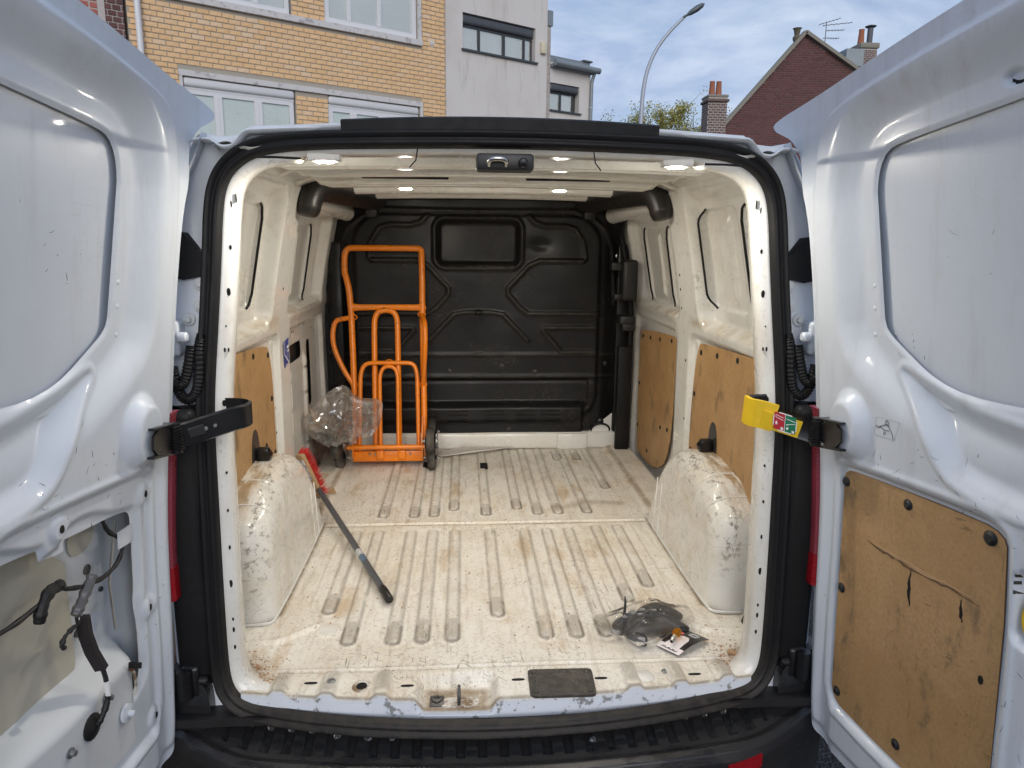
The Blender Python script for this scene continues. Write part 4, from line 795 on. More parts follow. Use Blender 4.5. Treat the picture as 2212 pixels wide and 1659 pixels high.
for s, d in ((-1, dL), (1, dR)):
    # check strap bracket with two domed bolts
    b0 = .036
    P = dprism(s, chaikin([(.095, .700), (.172, .716), (.173, .775), (.095, .765)], 1), b0 - .03, b0 - .024, 'strap_bracket', 'black_metal', d, dep=b0 - .003)
    for pts in ([(.075, .762), (.172, .774), (.173, .779), (.075, .768)], [(.075, .692), (.172, .708), (.172, .714), (.075, .698)]):
        dprism(s, pts, -.03, .010, 'bracket_flange', 'black_metal', d, dep=b0)
    dprism(s, [(.166, .71), (.174, .712), (.175, .777), (.167, .775)], -.03, -.008, 'bracket_flange', 'black_metal', d, dep=b0)
    for u, z in ((.146, .758), (.138, .727)): dlathe(s, u, z, [(.012, 0), (.011, .004), (.007, .008), (0, .009)], 'bracket_bolt', 'bolt_grey', d, dep=b0 - .02)
    # strap: bracket pivot -> hooked round the jamb
    zz = .735
    pv = dv(s, .082, zz - .002, b0 + .012)
    end = Vector((s * .668, .10, zz + .035)); tip = Vector((s * .640, .085, zz + .03))
    sp = MB(); sp.tube([pv + Vector((0, 0, -.036)), pv + Vector((0, 0, .036))], .012, 14); 
    sp.build('strap_pivot', 'black_metal', d)
    coil = MB(); coil.tube([pv + Vector((.0155 * math.cos(t), .0155 * math.sin(t), -.03 + .06 * t / (2 * math.pi * 9))) for t in np.linspace(0, 2 * math.pi * 9, 110)], .0022, 5); coil.build('strap_spring', 'black_metal', d)
    path = chaikin([pv, pv.lerp(Vector((s * .655, .035, zz + .028)), .55), Vector((s * .652, .028, zz + .030)), Vector((s * .628, .040, zz + .032)), Vector((s * .628, .085, zz + .034)), Vector((s * .66, .108, zz + .034)), Vector((s * .70, .11, zz + .034))], 3, False)
    st = MB(); st.tube(path, 1.0, prof=[(-.030, -.004), (-.026, .004), (.026, .004), (.030, -.004), (.024, -.001), (-.024, -.001)], up=(0, 0, 1)); st.build('check_strap', 'black_metal', d)
    for t, r in ((.50, .0045), (.66, .004)):
        p = pv.lerp(Vector((s * .652, .028, zz + .030)), t)
        MB().lathe([(r, -.002), (r, .0045), (0, .0048)], axis(p + Vector((0, -.003, 0)), (-.1 * s, -1, 0)), 12).build('strap_rivet', 'bolt_grey' if s < 0 else 'black_metal', d)
    if s < 0:
        q = MB(); a0 = pv.lerp(Vector((s * .652, .028, zz + .030)), .22); a1 = pv.lerp(Vector((s * .652, .028, zz + .030)), .48)
        q.tube([a0 + Vector((0, -.004, 0)), a1 + Vector((0, -.004, 0))], 1.0, prof=[(-.013, -.001), (-.010, .003), (.010, .003), (.013, -.001)], up=(0, 0, 1)); q.build('strap_pressing', 'black_plastic', d)
    if s > 0:
        # yellow sleeve, ragged top edge, and warning sticker
        E_ = Vector((s * .652, .028, zz + .030)); sl = MB(); sl.tube([pv.lerp(E_, t) for t in (.27, .3, .5, .75, .97)], 1.0, prof=[(-.0285, -.0075), (-.0285, .0065), (.014, .0065), (.014, -.0075)], up=(0, 0, 1)); sl.build('yellow_sleeve', 'yellow_sleeve', d)
        sub2 = [p for p in path if Vector(p).x < .685 and Vector(p).y < .08]
        sl = MB(); sl.tube(sub2, 1.0, prof=[(-.034, -.007), (-.032, .0095), (.031, .0095), (.036, .006), (.036, -.004)], up=(0, 0, 1)); sl.build('yellow_sleeve', 'yellow_sleeve', d)
        A = pv.lerp(Vector((s * .652, .028, zz + .030)), .56); T = (Vector((s * .652, .028, zz + .030)) - pv).normalized(); N = Vector((0, 0, 1)).cross(T).normalized()
        if N.y > 0: N = -N
        Z = Vector((0, 0, 1)); A = A + N * .0095 + Z * -.001
        def stk(pts, h, name, m): 
            mb = MB(); mb.prism(pts, lambda a, b_: A + T * a * -1 + Z * b_, lambda a, b_: A + T * a * -1 + Z * b_ + N * h); mb.build(name, m, d)
        stk(chaikin([(-.029, -.024), (.029, -.024), (.029, .024), (-.029, .024)], 1), .0008, 'sticker', 'sticker_white')
        stk([(-.0265, -.021), (-.0008, -.021), (-.0008, .0215), (-.0265, .0215)], .0014, 'sticker_red_half', 'sticker_red'); stk([(.0008, -.021), (.0265, -.021), (.0265, .0215), (.0008, .0215)], .0014, 'sticker_green_half', 'sticker_green')
        mk = MB()
        for pts in ([(-.024, .016), (-.004, .013), (-.004, .0115), (-.024, .0145)], [(-.024, .012), (-.022, .010), (-.004, .0065), (-.004, .005), (-.022, .0085), (-.0255, .0115)], [(-.023, -.003), (-.0205, .001), (-.018, -.003), (-.018, -.008), (-.023, -.008)], [(-.023, -.009), (-.018, -.009), (-.018, -.0095), (-.023, -.0095)], [(-.009, -.012), (-.003, -.013), (-.003, -.0195), (-.009, -.019)],
                    [(.003, .013), (.024, .0105), (.024, .009), (.003, .0115)], [(.003, -.0015), (.0045, -.003), (.024, .004), (.0245, .0055), (.0045, -.0010)], [(.004, -.010), (.008, -.007), (.010, -.011), (.007, -.015), (.004, -.014)], [(.018, -.013), (.024, -.014), (.024, -.020), (.018, -.0195)], [(.003, -.004), (.007, -.003), (.007, -.0035), (.003, -.0045)]):
            mk.prism(pts, lambda a, b_: A + T * a * -1 + Z * b_, lambda a, b_: A + T * a * -1 + Z * b_ + N * .002)
        mk.build('sticker_print', 'sticker_white', d)
# ---- right door: hardboard, clips, cracks, stickers, lock
bd = .0
BRD = chaikin([(.107, .05), (.110, .615), (.122, .643), (.16, .650), (.52, .671), (.572, .664), (.585, .635), (.597, .05), (.58, .006), (.155, .001), (.12, .018)], 1)
bo = hf('lining_board', np.arange(.09, .61, .006), np.arange(-.02, .69, .006), lambda u, z: dmap(1, u, z, -.0105 + 0 * u), 'hardboard', dR, keep=lambda u, z: poly_sdf(u, z, BRD))
be = MB(); nb_ = len(BRD); be.add([dv(1, a, c_, -.0105) for a, c_ in BRD] + [dv(1, a, c_, -.018) for a, c_ in BRD], [(i, (i + 1) % nb_, nb_ + (i + 1) % nb_, nb_ + i) for i in range(nb_)]); be.build('board_edge', 'board_edge', dR)
for u, z, r in ((.121, .613, .0125), (.331, .632, .0125), (.546, .646, .015), (.122, .328, .0125), (.133, .040, .0125), (.349, .048, .0125)):
    dlathe(1, u, z, [(r, -.003), (r, .002), (r * .7, .004), (r * .55, .0065), (0, .0065)], 'push_clip', 'black_plastic', dR, dep=-.0105)
dlathe(1, .551, .349, [(.008, -.002), (.008, .0006), (0, .0006)], 'clip_hole', 'hole_black', dR, dep=-.0105, sc=(.8, 1.2))
def crack(pts, w0, name, m, off):
    mb = MB(); L = []; R_ = []; r2 = random.Random(5)
    for i, (u, z) in enumerate(pts):
        t = i / (len(pts) - 1); ww = w0 * math.sin(math.pi * min(1, t * .95 + .04)) * r2.uniform(.6, 1.3); vert = abs(pts[-1][1] - pts[0][1]) > abs(pts[-1][0] - pts[0][0])
        L.append((u + ww, z) if vert else (u, z + ww)); R_.append((u - ww, z) if vert else (u + ww * .3, z - ww))
    P = L + R_[::-1]; mb.prism(P, lambda a, b_: dv(1, a, b_, -.0108), lambda a, b_: dv(1, a, b_, -.0105 + off)); return mb.build(name, m, dR)
r3 = random.Random(11)
def jag(pts, n, amp):
    o = []
    for a, b_ in zip(pts[:-1], pts[1:]):
        for k in range(n): t = k / n; o.append((a[0] + (b_[0] - a[0]) * t + r3.uniform(-amp, amp), a[1] + (b_[1] - a[1]) * t + r3.uniform(-amp, amp)))
    return o + [pts[-1]]
crack(jag([(.205, .494), (.25, .487), (.30, .492), (.35, .489), (.42, .493), (.48, .499), (.535, .497)], 4, .003), .0036, 'board_crack', 'board_edge', .0009)
crack([(u, z + .0065) for u, z in jag([(.22, .490), (.30, .490), (.40, .492), (.52, .499)], 5, .003)], .0035, 'torn_fibre', 'wood_block', .0018)
crack(jag([(.348, .488), (.347, .44), (.352, .40)], 4, .002)[::-1], .0036, 'board_crack', 'hole_black', .0010)
crack(jag([(.490, .492), (.489, .46), (.494, .44)], 4, .002)[::-1], .0034, 'board_crack', 'hole_black', .0007)
# thin line-drawing sticker beside the bracket
dprism(1, [(.232, .766), (.295, .767), (.312, .813), (.240, .808)], .0, .0006, 'diagram_sticker', 'door_paint', dR)
dg = MB()
def dline(pts, r=.0009):
    dg.tube([dv(1, u, z, float(door_dep(1, np.array(u), np.array(z))) + .0008) for u, z in pts], r, 5)
dline(chaikin([(.240, .789), (.248, .787), (.268, .797), (.274, .800), (.290, .783), (.292, .770)], 2, False)); dline(chaikin([(.238, .786), (.246, .783), (.254, .789)], 2, False)); dline(chaikin([(.254, .788), (.266, .783), (.28, .786)], 2, False)); dline([(.240, .808), (.312, .813), (.295, .767), (.232, .766), (.240, .808)], .0002)
for k in range(9):
    a = math.pi * 2 * k / 9; dline([(.274 + .003 * math.cos(a), .802 + .003 * math.sin(a)), (.274 + .0075 * math.cos(a), .802 + .0075 * math.sin(a))], .0006)
dline([(.264, .781), (.2635, .772)], .0006); dline([(.268, .781), (.2675, .772)], .0006); dg.build('sticker_drawing', 'steel_dark', dR)
# yellow interior release and lock sticker
dlathe(1, .652, .53, [(.034, -.005), (.034, .008), (.028, .013), (.0, .014)], 'release_handle', 'yellow_sleeve', dR, sc=(.9, 1.35))
tt = MB()
for pts in ([(.612, .585), (.618, .587), (.618, .594), (.612, .592)], [(.612, .566), (.622, .570), (.612, .574)], [(.614, .600), (.620, .602), (.620, .608), (.614, .606)]):
    tt.prism(pts, lambda a, b_: dv(1, a, b_, float(door_dep(1, np.array(a), np.array(b_)))), lambda a, b_: dv(1, a, b_, float(door_dep(1, np.array(a), np.array(b_))) + .0008))
tt.build('lock_marking', 'steel_dark', dR)
for s, d in ((-1, dL), (1, dR)):
    if s < 0:
        for u, z in ((.121, .609), (.404, .640), (.111, .317), (.118, .03)): dlathe(s, u, z, [(.0062, -.003), (.0062, .0012), (0, .0012)], 'screw_hole', 'hole_black', d, sc=(1, 1.35))
    dlathe(s, .546, 1.467, [(.021, -.003), (.021, .0015), (.012, .001), (0, .0)], 'rubber_plug', 'hole_black', d, sc=(1, .62))
    for z in (1.10, 1.05, .99): dlathe(s, .195, z, [(.006, 0), (.0045, .001), (0, .0012)], 'spot_weld', 'door_paint', d)
# spots of wear: scuff marks on the doors
r4 = random.Random(21)
for s, d, spots in ((-1, dL, [(.42, .70, 10), (.30, .76, 8), (.2, .66, 6), (.09, .3, 5), (.36, 1.12, 5), (.44, 1.2, 3)]), (1, dR, [(.40, .74, 8), (.52, .71, 8), (.62, .68, 8), (.24, .72, 5), (.62, .2, 14), (.62, .4, 10), (.45, 1.2, 4), (.3, .98, 6), (.07, .3, 4)])):
    mb = MB()
    for u0, z0, n in spots:
        for k in range(n):
            u = u0 + r4.gauss(0, .04); z = z0 + r4.gauss(0, .035); a = r4.uniform(0, 6.28); l = abs(r4.gauss(0, .006)) + .0015; 
            pts = [(u + l * math.cos(a) * t, z + l * math.sin(a) * t + .2 * l * t * t) for t in (-1, 0, 1)]
            mb.tube([dv(s, p[0], p[1], float(door_dep(s, np.array(p[0]), np.array(p[1]))) + .0001) for p in pts], [.0002, r4.uniform(.0003, .0009), .0002], 4)
    o = mb.build('scuff_marks', 'steel_dark', d); o['kind'] = 'stuff'
for z in np.linspace(.05, .55, 6): dlathe(-1, .055, float(z), [(.0045, 0), (.0035, .0008), (0, .001)], 'spot_weld', 'door_paint', dL)
# ---- left door cavity: inner side of the skin, ledge, pad, wiring
def cav(u, z):
    led = .27 + .0 * u; d = -.082 + .074 * S(led + .01, led - .05, z) * S(.13, .20, u) + .02 * S(.16, .10, u)
    return dmap(-1, u, z, d + .004 * np.sin(u * 20) * np.sin(z * 9) - .01 * (1 - S(.0, .05, np.hypot(u - .2, z - .33))))
cv = hf('door_cavity', np.arange(.06, .70, .008), np.arange(.02, .70, .008), cav, 'door_skin', dL)
dprism(-1, chaikin([(.31, .60), (.68, .62), (.68, .275), (.30, .262), (.29, .29)], 1), -.001, .002, 'damping_pad', 'pad_cream', dL, dep=-.076)
dprism(-1, chaikin([(.20, .585), (.29, .59), (.29, .52), (.23, .515), (.205, .54)], 2), -.001, .001, 'damping_pad', 'pad_cream', dL, dep=-.077)
dprism(-1, [(.150, .548), (.205, .548), (.205, .508), (.150, .505)], -.001, .002, 'wiring_tab', 'door_paint', dL, dep=-.02)
def dtube(pts, r, name, m, n=10, jit=0.):
    P = chaikin(pts, 3, False); r5 = random.Random(3)
    ph = [r5.uniform(0, 6.28) for _ in range(3)]; rr = [r * (1 + jit * (.6 * math.sin(i * .55 + ph[0]) + .4 * math.sin(i * 1.3 + ph[1]))) for i in range(len(P))] if jit else r
    return MB().tube([dv(-1, *p) for p in P], rr, n).build(name, m, dL)
dtube([(.245, .595, -.030), (.225, .555, -.028), (.19, .530, -.025), (.182, .505, -.022), (.205, .475, -.022), (.25, .465, -.022), (.31, .475, -.022), (.37, .497, -.022), (.40, .515, -.022), (.46, .505, -.024), (.53, .500, -.024), (.64, .52, -.026)], .0048, 'wiring_harness', 'cable_black', 10, .22)
dtube([(.395, .52, -.02), (.43, .525, -.018), (.455, .50, -.016), (.46, .475, -.018)], .011, 'connector_wrap', 'cable_black', 8, .16)
dtube([(.30, .492, -.018), (.325, .47, -.016), (.345, .45, -.016), (.362, .435, -.016)], .011, 'tape_wrap', 'tape_grey', 7, .15)
dtube([(.350, .44, -.016), (.352, .42, -.016)], .0012, 'thin_wire', 'pvc_white', 6); dtube([(.340, .44, -.016), (.345, .42, -.016)], .0012, 'thin_wire', 'pvc_white', 6)
dtube([(.355, .415, -.014), (.380, .415, -.014), (.405, .412, -.012), (.415, .395, -.012), (.405, .390, -.012)], .0045, 'loose_tape', 'cable_black', 7, .4)
fm = MB(); fm.tube([dv(-1, .345, .425, -.014), dv(-1, .342, .38, -.012), dv(-1, .332, .335, -.008), dv(-1, .322, .290, .004)], 1.0, prof=[(-.013, -.006), (-.012, .006), (.012, .006), (.013, -.006)]); fm.build('foam_sleeve', 'foam_black', dL)
dtube([(.320, .292, .004), (.318, .272, .008), (.318, .255, .010)], .005, 'cable', 'cable_black'); dtube([(.318, .258, .010), (.319, .24, .012), (.322, .222, .014)], .0055, 'cable_sleeve', 'pvc_white'); dtube([(.322, .226, .014), (.332, .205, .014), (.345, .19, .012), (.352, .178, .006)], .0065, 'cable', 'cable_black', 10, .2)
dlathe(-1, .356, .176, [(.028, -.004), (.028, .003), (.020, .006), (.008, .010), (0, .011)], 'cable_grommet', 'cable_black', dL, dep=-.004, sc=(1, 1))
for u, z in ((.298, .205), (.425, .168)): dlathe(-1, u, z, [(.011, -.003), (.011, .004), (.007, .005), (.006, .014), (0, .015)], 'stud', 'bolt_grey', dL, dep=-.006)
dlathe(-1, .20, .215, [(.010, -.003), (.010, .003), (.006, .007), (0, .008)], 'rusty_stud', 'rust', dL, dep=-.006)
dtube([(.205, .21, -.002), (.195, .19, -.004), (.19, .165, -.006), (.192, .14, -.008)], .0035, 'rust_run', 'rust_paint', 6)
MB().bbox((0, 0, 0), (.014, .006, .03), .002, M=axis(dv(-1, .214, .222, -.004), dnorm(-1), (0, .3, 1))).build('metal_clip', 'hole_black', dL)
for u, z, r in ((.23, .47, .012), (.24, .40, .007), (.27, .34, .010), (.185, .40, .006)): dlathe(-1, u, z, [(r, -.004), (r, .002), (r * .8, .0022), (r * .75, .0), (0, .0)], 'stamped_hole', 'steel_dark', dL, dep=-.078)
MB().tube([dv(-1, .165, .56, -.05), dv(-1, .19, .42, -.055), dv(-1, .185, .30, -.05)], .003, 8).build('latch_rod', 'bolt_zinc', dL)
dlathe(-1, .232, .118, [(.022, -.003), (.021, .004), (.008, .006), (.006, .018), (0, .019)], 'plug_stud', 'door_paint', dL, dep=-.005)
# ================================================================== THINGS IN THE CARGO BAY
# ---- orange stair-climbing hand truck leaning on the bulkhead
HT = thing('hand_truck', 'orange steel stair-climbing hand truck leaning against the black bulkhead', 'hand truck', (-.50, 2.0, 0))
def hp(x, h, off=0.):   # x across, h up the frame
    t = h / 1.15; return Vector((x - .035 * t * 0, 2.02 + .235 * t - off, h))
xL, xR = -.690, -.325
fr = MB(); fr.tube(chaikin([hp(xL + .015, .05), hp(xL, .5), hp(xL - .015, .9), hp(xL - .045, 1.02)], 2, False)[:-1] + chaikin([hp(xL - .045, 1.00), hp(xL - .048, 1.10), hp(xL - .035, 1.148), hp(xL + .02, 1.15), hp(xR - .045, 1.15), hp(xR - .0, 1.148), hp(xR + .0, 1.10), hp(xR + .002, 1.0)], 2, False)[1:] + chaikin([hp(xR + .003, .98), hp(xR + .002, .9), hp(xR + .008, .5), hp(xR + .012, .05)], 2, False), .0165, 14); fr.build('main_frame', 'orange_paint', HT)
cb = MB(); cb.tube([hp(xL - .01, .836), hp(xL + .03, .836), hp(-.51, .838), hp(xR - .03, .836), hp(xR, .836)], [1.35, 1.0, .85, 1.0, 1.35], prof=[(.017 * math.cos(t), .010 * math.sin(t)) for t in np.linspace(0, 2 * math.pi, 15)[:-1]], up=(0, 0, 1)); cb.build('cross_bar', 'orange_paint', HT)
ul = MB(); ul.tube(chaikin([hp(-.572, .04), hp(-.578, .5), hp(-.580, .70), hp(-.578, .79), hp(-.545, .822), hp(-.490, .822), hp(-.457, .79), hp(-.455, .70), hp(-.452, .5), hp(-.448, .04)], 3, False), .0155, 12); ul.build('tall_loop', 'orange_paint', HT)
ll = MB(); ll.tube(chaikin([hp(-.658, .05, .025), hp(-.652, .40, .025), hp(-.650, .50, .025), hp(-.625, .545, .025), hp(-.57, .548, .025), hp(-.42, .548, .025), hp(-.37, .545, .025), hp(-.350, .50, .025), hp(-.348, .40, .025), hp(-.342, .05, .025)], 2, False), .0115, 12); ll.build('wide_loop', 'orange_paint', HT)
sl = MB(); sl.tube(chaikin([hp(-.543, .05, .03), hp(-.548, .40, .03), hp(-.548, .49, .03), hp(-.525, .53, .03), hp(-.475, .53, .03), hp(-.452, .49, .03), hp(-.452, .40, .03), hp(-.450, .05, .03)], 3, False), .0105, 12); sl.build('short_loop', 'orange_paint', HT)
hd = MB(); hd.tube(chaikin([hp(xL, .785), hp(xL - .06, .775), hp(xL - .098, .765), hp(xL - .112, .70), hp(xL - .105, .62), hp(xL - .05, .50), hp(xL + .005, .42)], 2, False), .0135, 12); hd.build('side_grip', 'orange_paint', HT)
hd = MB(); hd.tube(chaikin([hp(xR, .80), hp(xR + .01, .785, .06), hp(xR + .022, .77, .11), hp(xR + .024, .70, .12), hp(xR + .022, .62, .11), hp(xR + .012, .50, .05), hp(xR + .006, .42)], 2, False), .0135, 12); hd.build('side_grip', 'orange_paint', HT)
for x, h in ((xL - .008, .836), (xR + .002, .836), (-.516, .825), (xL, .785), (xR, .80), (xL + .004, .43), (xR + .006, .43), (-.50, .548), (-.50, .532)):
    q = hp(x, h); wd_ = MB(); wd_.tube([q + Vector((.019 * math.cos(t), -.004, .0135 * math.sin(t))) for t in np.linspace(0, 2 * math.pi, 15)[:-1]], [.0028 + .0008 * (k % 2) for k in range(14)], 6, closed=True); wd_.build('weld_bead', 'orange_paint', HT)
tp = MB(); tp.bbox((-.690, 1.985, .036), (-.318, 2.003, .092), .003); tp.bbox((-.690, 2.0, .034), (-.318, 2.22, .042), .003); tp.build('toe_plate', 'orange_paint', HT)
for x in (-.600, -.572, -.415, -.387): MB().lathe([(.007, 0), (.007, .003), (.004, .006), (0, .006)], axis((x, 1.985, .078), (0, -1, 0)), 12).build('rivet', 'bolt_zinc', HT)
for x in (-.545, -.43): MB().bbox((x - .022, 1.972, .048), (x + .022, 1.990, .10), .012, 3).build('loop_foot', 'orange_paint', HT)
MB().tube([(-.715, 1.962, .122), (-.29, 1.962, .122)], .0125, 14).build('axle', 'orange_paint', HT)
for x in (-.682, -.322): MB().prism([(1.945, .075), (2.03, .06), (2.03, .17), (2.06, .26), (2.045, .27), (1.95, .15)], lambda y, z: (x - .003, y, z), lambda y, z: (x + .003, y, z)).build('axle_gusset', 'orange_paint', HT)
for xw, rot, pl in ((-.752, .15, (-.785, -.715)), (-.273, 0., (-.303, -.243))):
    hub = Vector((xw, 1.965, .125))
    for k in range(3):
        a = rot + math.pi * 2 * k / 3 + (math.pi / 2 + math.pi if k == 0 else math.pi / 2 + math.pi)
        c = hub + Vector((0, math.cos(a) * .108, math.sin(a) * .108)); c.z = max(c.z, .062) if k == 0 else c.z
        M = axis(c, (1, 0, 0)); t = MB(); t.lathe([(.036, -.018), (.060, -.019), (.068, -.012), (.0705, 0), (.068, .012), (.060, .019), (.036, .018)], M, 28); to = t.build('wheel', 'tyre', HT)
        MB().lathe([(.037, -.014), (.037, .014), (.02, .016), (.008, .026), (0, .026)], M, 20).build('rim', 'black_plastic', to)
        for e in pl: bolt((e, c.y, c.z), (1 if e > xw else -1, 0, 0), .0075, .012, 'bolt_zinc', HT, 'wheel_nut')
    for e in pl:
        mb = MB(); P = []
        for k in range(3):
            a = rot + math.pi * 2 * k / 3 + math.pi * 1.5
            for da, r in ((-.16, .12), (.16, .12), (1.04, .04)): P.append((hub.y + r * math.cos(a + da), max(.045, hub.z + r * math.sin(a + da))))
        mb.prism(chaikin(P, 1), lambda y, z: (e - .0015, y, z), lambda y, z: (e + .0015, y, z)); mb.build('wheel_bracket', 'metal_grey', HT)
    MB().tube([(pl[0] - .006, hub.y, hub.z), (pl[1] + .006, hub.y, hub.z)], .014, 14).build('wheel_hub', 'steel_dark', HT)

# ---- crumpled clear bag hung over the hand truck
def crumple(name, outline, f, m, parent, depth, n=10, seed=0, amp=.03, sc=9.):
    """two film sheets over an outline (a,b in -1..1), joined at the rim, crumpled into sharp facets"""
    V = []; F = []; P = np.array(outline); r_ = random.Random(int(seed * 10)); m_ = len(P)
    for side_ in (1, -1):
        o = len(V)
        for j in range(n + 1):
            r = (j / n) ** .85
            for i in range(m_):
                jr = r if j in (0, n) else r + r_.uniform(-.45, .45) / n; ii = i + (0 if j in (0, n) else r_.uniform(-.4, .4)); k0 = int(math.floor(ii)) % m_; fr_ = ii - math.floor(ii)
                a, b_ = (P[k0] * (1 - fr_) + P[(k0 + 1) % m_] * fr_) * jr; q = Vector((a * 1.1 + seed, b_ * 1.1, side_ * .7))
                h = side_ * depth * math.sqrt(max(0, 1 - r * r)) * .6 + ((abs(mnoise.noise(q * 2.1)) - .25) * 1.5 + r_.uniform(-.22, .22)) * amp * (1 - .6 * r ** 6)
                V.append(f(a, b_, h))
        for j in range(n):
            for i in range(m_):
                k = (i + 1) % m_; A_, B_, C_, D_ = o + j * m_ + i, o + j * m_ + k, o + (j + 1) * m_ + k, o + (j + 1) * m_ + i
                F += [(A_, B_, C_), (A_, C_, D_)] if r_.random() < .5 else [(A_, B_, D_), (B_, C_, D_)]
    me = np_mesh(name, np.array([tuple(v) for v in V]), np.array(F), False)
    return link(name, me, m, parent)
ol = chaikin([(-1.05, -.10), (-.75, .42), (-.25, .95), (.10, 1.08), (.30, .62), (.98, .55), (.95, .05), (.82, -.45), (.55, -.72), (.30, -.62), (.25, -.95), (.02, -.70), (-.30, -1.02), (-.62, -.75), (-.85, -.55)], 1)
bag = crumple('plastic_bag', ol, lambda a, b_, h: Vector((-.700 + a * .195, 1.83 + h * .9 - .02 * b_ + .05 * a, .315 + b_ * .165)), 'clear_film', None, .085, 9, 1.3, .085)
tag(bag, 'crumpled clear plastic bag hanging on the left side of the orange hand truck', 'plastic bag')

# ---- broom lying on the floor, its head against the left wheel arch
BR = thing('broom', 'push broom with grey handle, wooden head and red bristles lying past the left wheel arch', 'broom', (-.36, .53, 0))
e0, e1 = Vector((-.350, .515, .018)), Vector((-.782, 1.50, .075)); dr_ = (e1 - e0).normalized()
MB().tube([e0 + dr_ * .06, e1], .0125, 14).build('handle', 'grey_handle', BR)
MB().tube([e0, e0 + dr_ * .004, e0 + dr_ * .075, e0 + dr_ * .085], [.012, .0145, .0150, .0130], 16).build('end_cap', 'cap_black', BR)
MB().tube([e0 + dr_ * .33, e0 + dr_ * .375], .0129, 14).build('barcode_sticker', 'barcode_label', BR); MB().tube([e0 + dr_ * .282, e0 + dr_ * .325], .0128, 14).build('blue_sticker', 'band_blue', BR)
h0, h1 = Vector((-.765, 1.475, .035)), Vector((-.835, 1.415, .262)); hx = (h1 - h0).normalized(); hn = Vector((.45, .85, .1)); hn = (hn - hx * hn.dot(hx)).normalized(); hb = hx.cross(hn)
HM = Matrix(((hb.x, hn.x, hx.x, h0.x), (hb.y, hn.y, hx.y, h0.y), (hb.z, hn.z, hx.z, h0.z), (0, 0, 0, 1)))
MB().bbox((-.022, -.012, 0), (.022, .012, .235), .008, 3, HM).build('head_block', 'wood_block', BR)
MB().bbox((-.017, -.0135, .10), (.017, -.011, .21), .001, 1, HM).build('head_label', 'print_label', BR)
bs = MB(); rb = random.Random(2)
for i in range(900):
    a, c = rb.uniform(-.02, .02), rb.uniform(.0, .235); d_ = Vector((rb.gauss(0, .14) + a * 5, 1, rb.gauss(0, .12) + (c - .12) * 1.6)).normalized(); L0 = rb.uniform(.030, .046)
    p0 = Vector((a, .010, c)); p1 = p0 + d_ * L0; w_ = Vector((1, 0, 0)) if rb.random() < .5 else Vector((0, 0, 1)); w_ = w_ * .0011
    bs.add([HM @ (p0 - w_), HM @ (p0 + w_), HM @ (p1 + w_ * .5), HM @ (p1 - w_ * .5)], [(0, 1, 2, 3)])
bo_ = bs.build('bristles', 'red_bristle', BR); bo_['kind'] = 'stuff'
# ---- brown brush behind it
B2 = thing('brush', 'brush with dark brown bristles in the corner behind the clear bag', 'brush', (-.80, 1.98, 0))
bs = MB(); BM = axis((-.845, 1.90, .25), (.42, -.25, -1), (1, 0, 0))
for i in range(800):
    a, c = rb.uniform(-.04, .05), rb.uniform(-.02, .02); d_ = Vector((a * 3 + rb.gauss(0, .06), rb.gauss(0, .1), 1)).normalized(); p0 = Vector((a, c, 0)); p1 = p0 + d_ * rb.uniform(.12, .17); w_ = Vector((.001, 0, 0)) if rb.random() < .5 else Vector((0, .001, 0))
    bs.add([BM @ (p0 - w_), BM @ (p0 + w_), BM @ (p1 + w_ * .6), BM @ (p1 - w_ * .6)], [(0, 1, 2, 3)])
o = bs.build('bristles', 'brown_bristle', B2); o['kind'] = 'stuff'
MB().bbox((-.045, -.022, -.025), (.055, .022, .004), .01, 3, BM).build('head_block', 'wood_block', B2)
MB().tube([BM @ Vector((.0, 0, -.02)), BM @ Vector((0, .0, -.10))], .012, 12).build('handle_socket', 'wood_block', B2)
# ---- scraps
def sheet(name, pts, z, th, m, label, cat, curl=0., n=1):
    P = chaikin(pts, n) if n else pts; mb = MB(); cx = sum(p[0] for p in P) / len(P); cy = sum(p[1] for p in P) / len(P)
    h = lambda a, b_: z + curl * ((a - cx) ** 2 + (b_ - cy) ** 2)
    mb.prism(P, lambda a, b_: (a, b_, h(a, b_)), lambda a, b_: (a, b_, h(a, b_) + th)); o = mb.build(name, m); return tag(o, label, cat)
sheet('cardboard_scrap', [(-.775, 1.635), (-.735, 1.645), (-.705, 1.56), (-.765, 1.535)], .014, .003, 'cardboard', 'small brown cardboard scrap on the floor beside the broom head', 'cardboard', 1.0, 0)
def paper(name, pts, z, label):
    V = [(x, y, z + dz) for x, y, dz in pts]; n = len(V); mb = MB(); mb.add(V + [(x, y, zz - .0012) for x, y, zz in V], [tuple(range(n)), tuple(range(n, 2 * n))[::-1]] + [(i, n + i, n + (i + 1) % n, (i + 1) % n) for i in range(n)]); return tag(mb.build(name, 'grey_paper'), label, 'paper')
paper('paper_sheet', [(-.46, 2.06, .0), (-.36, 2.03, .004), (-.27, 2.10, .012), (-.20, 2.26, .01), (-.45, 2.27, .0), (-.50, 2.16, .0)], .016, 'torn grey paper sheet under the foot of the orange hand truck')
paper('paper_strip', [(-.24, 2.12, .0), (-.05, 2.19, .012), (.20, 2.285, .004), (.18, 2.292, .004), (-.10, 2.285, .01), (-.25, 2.20, .0)], .017, 'long grey paper strip pushed against the white step below the bulkhead')
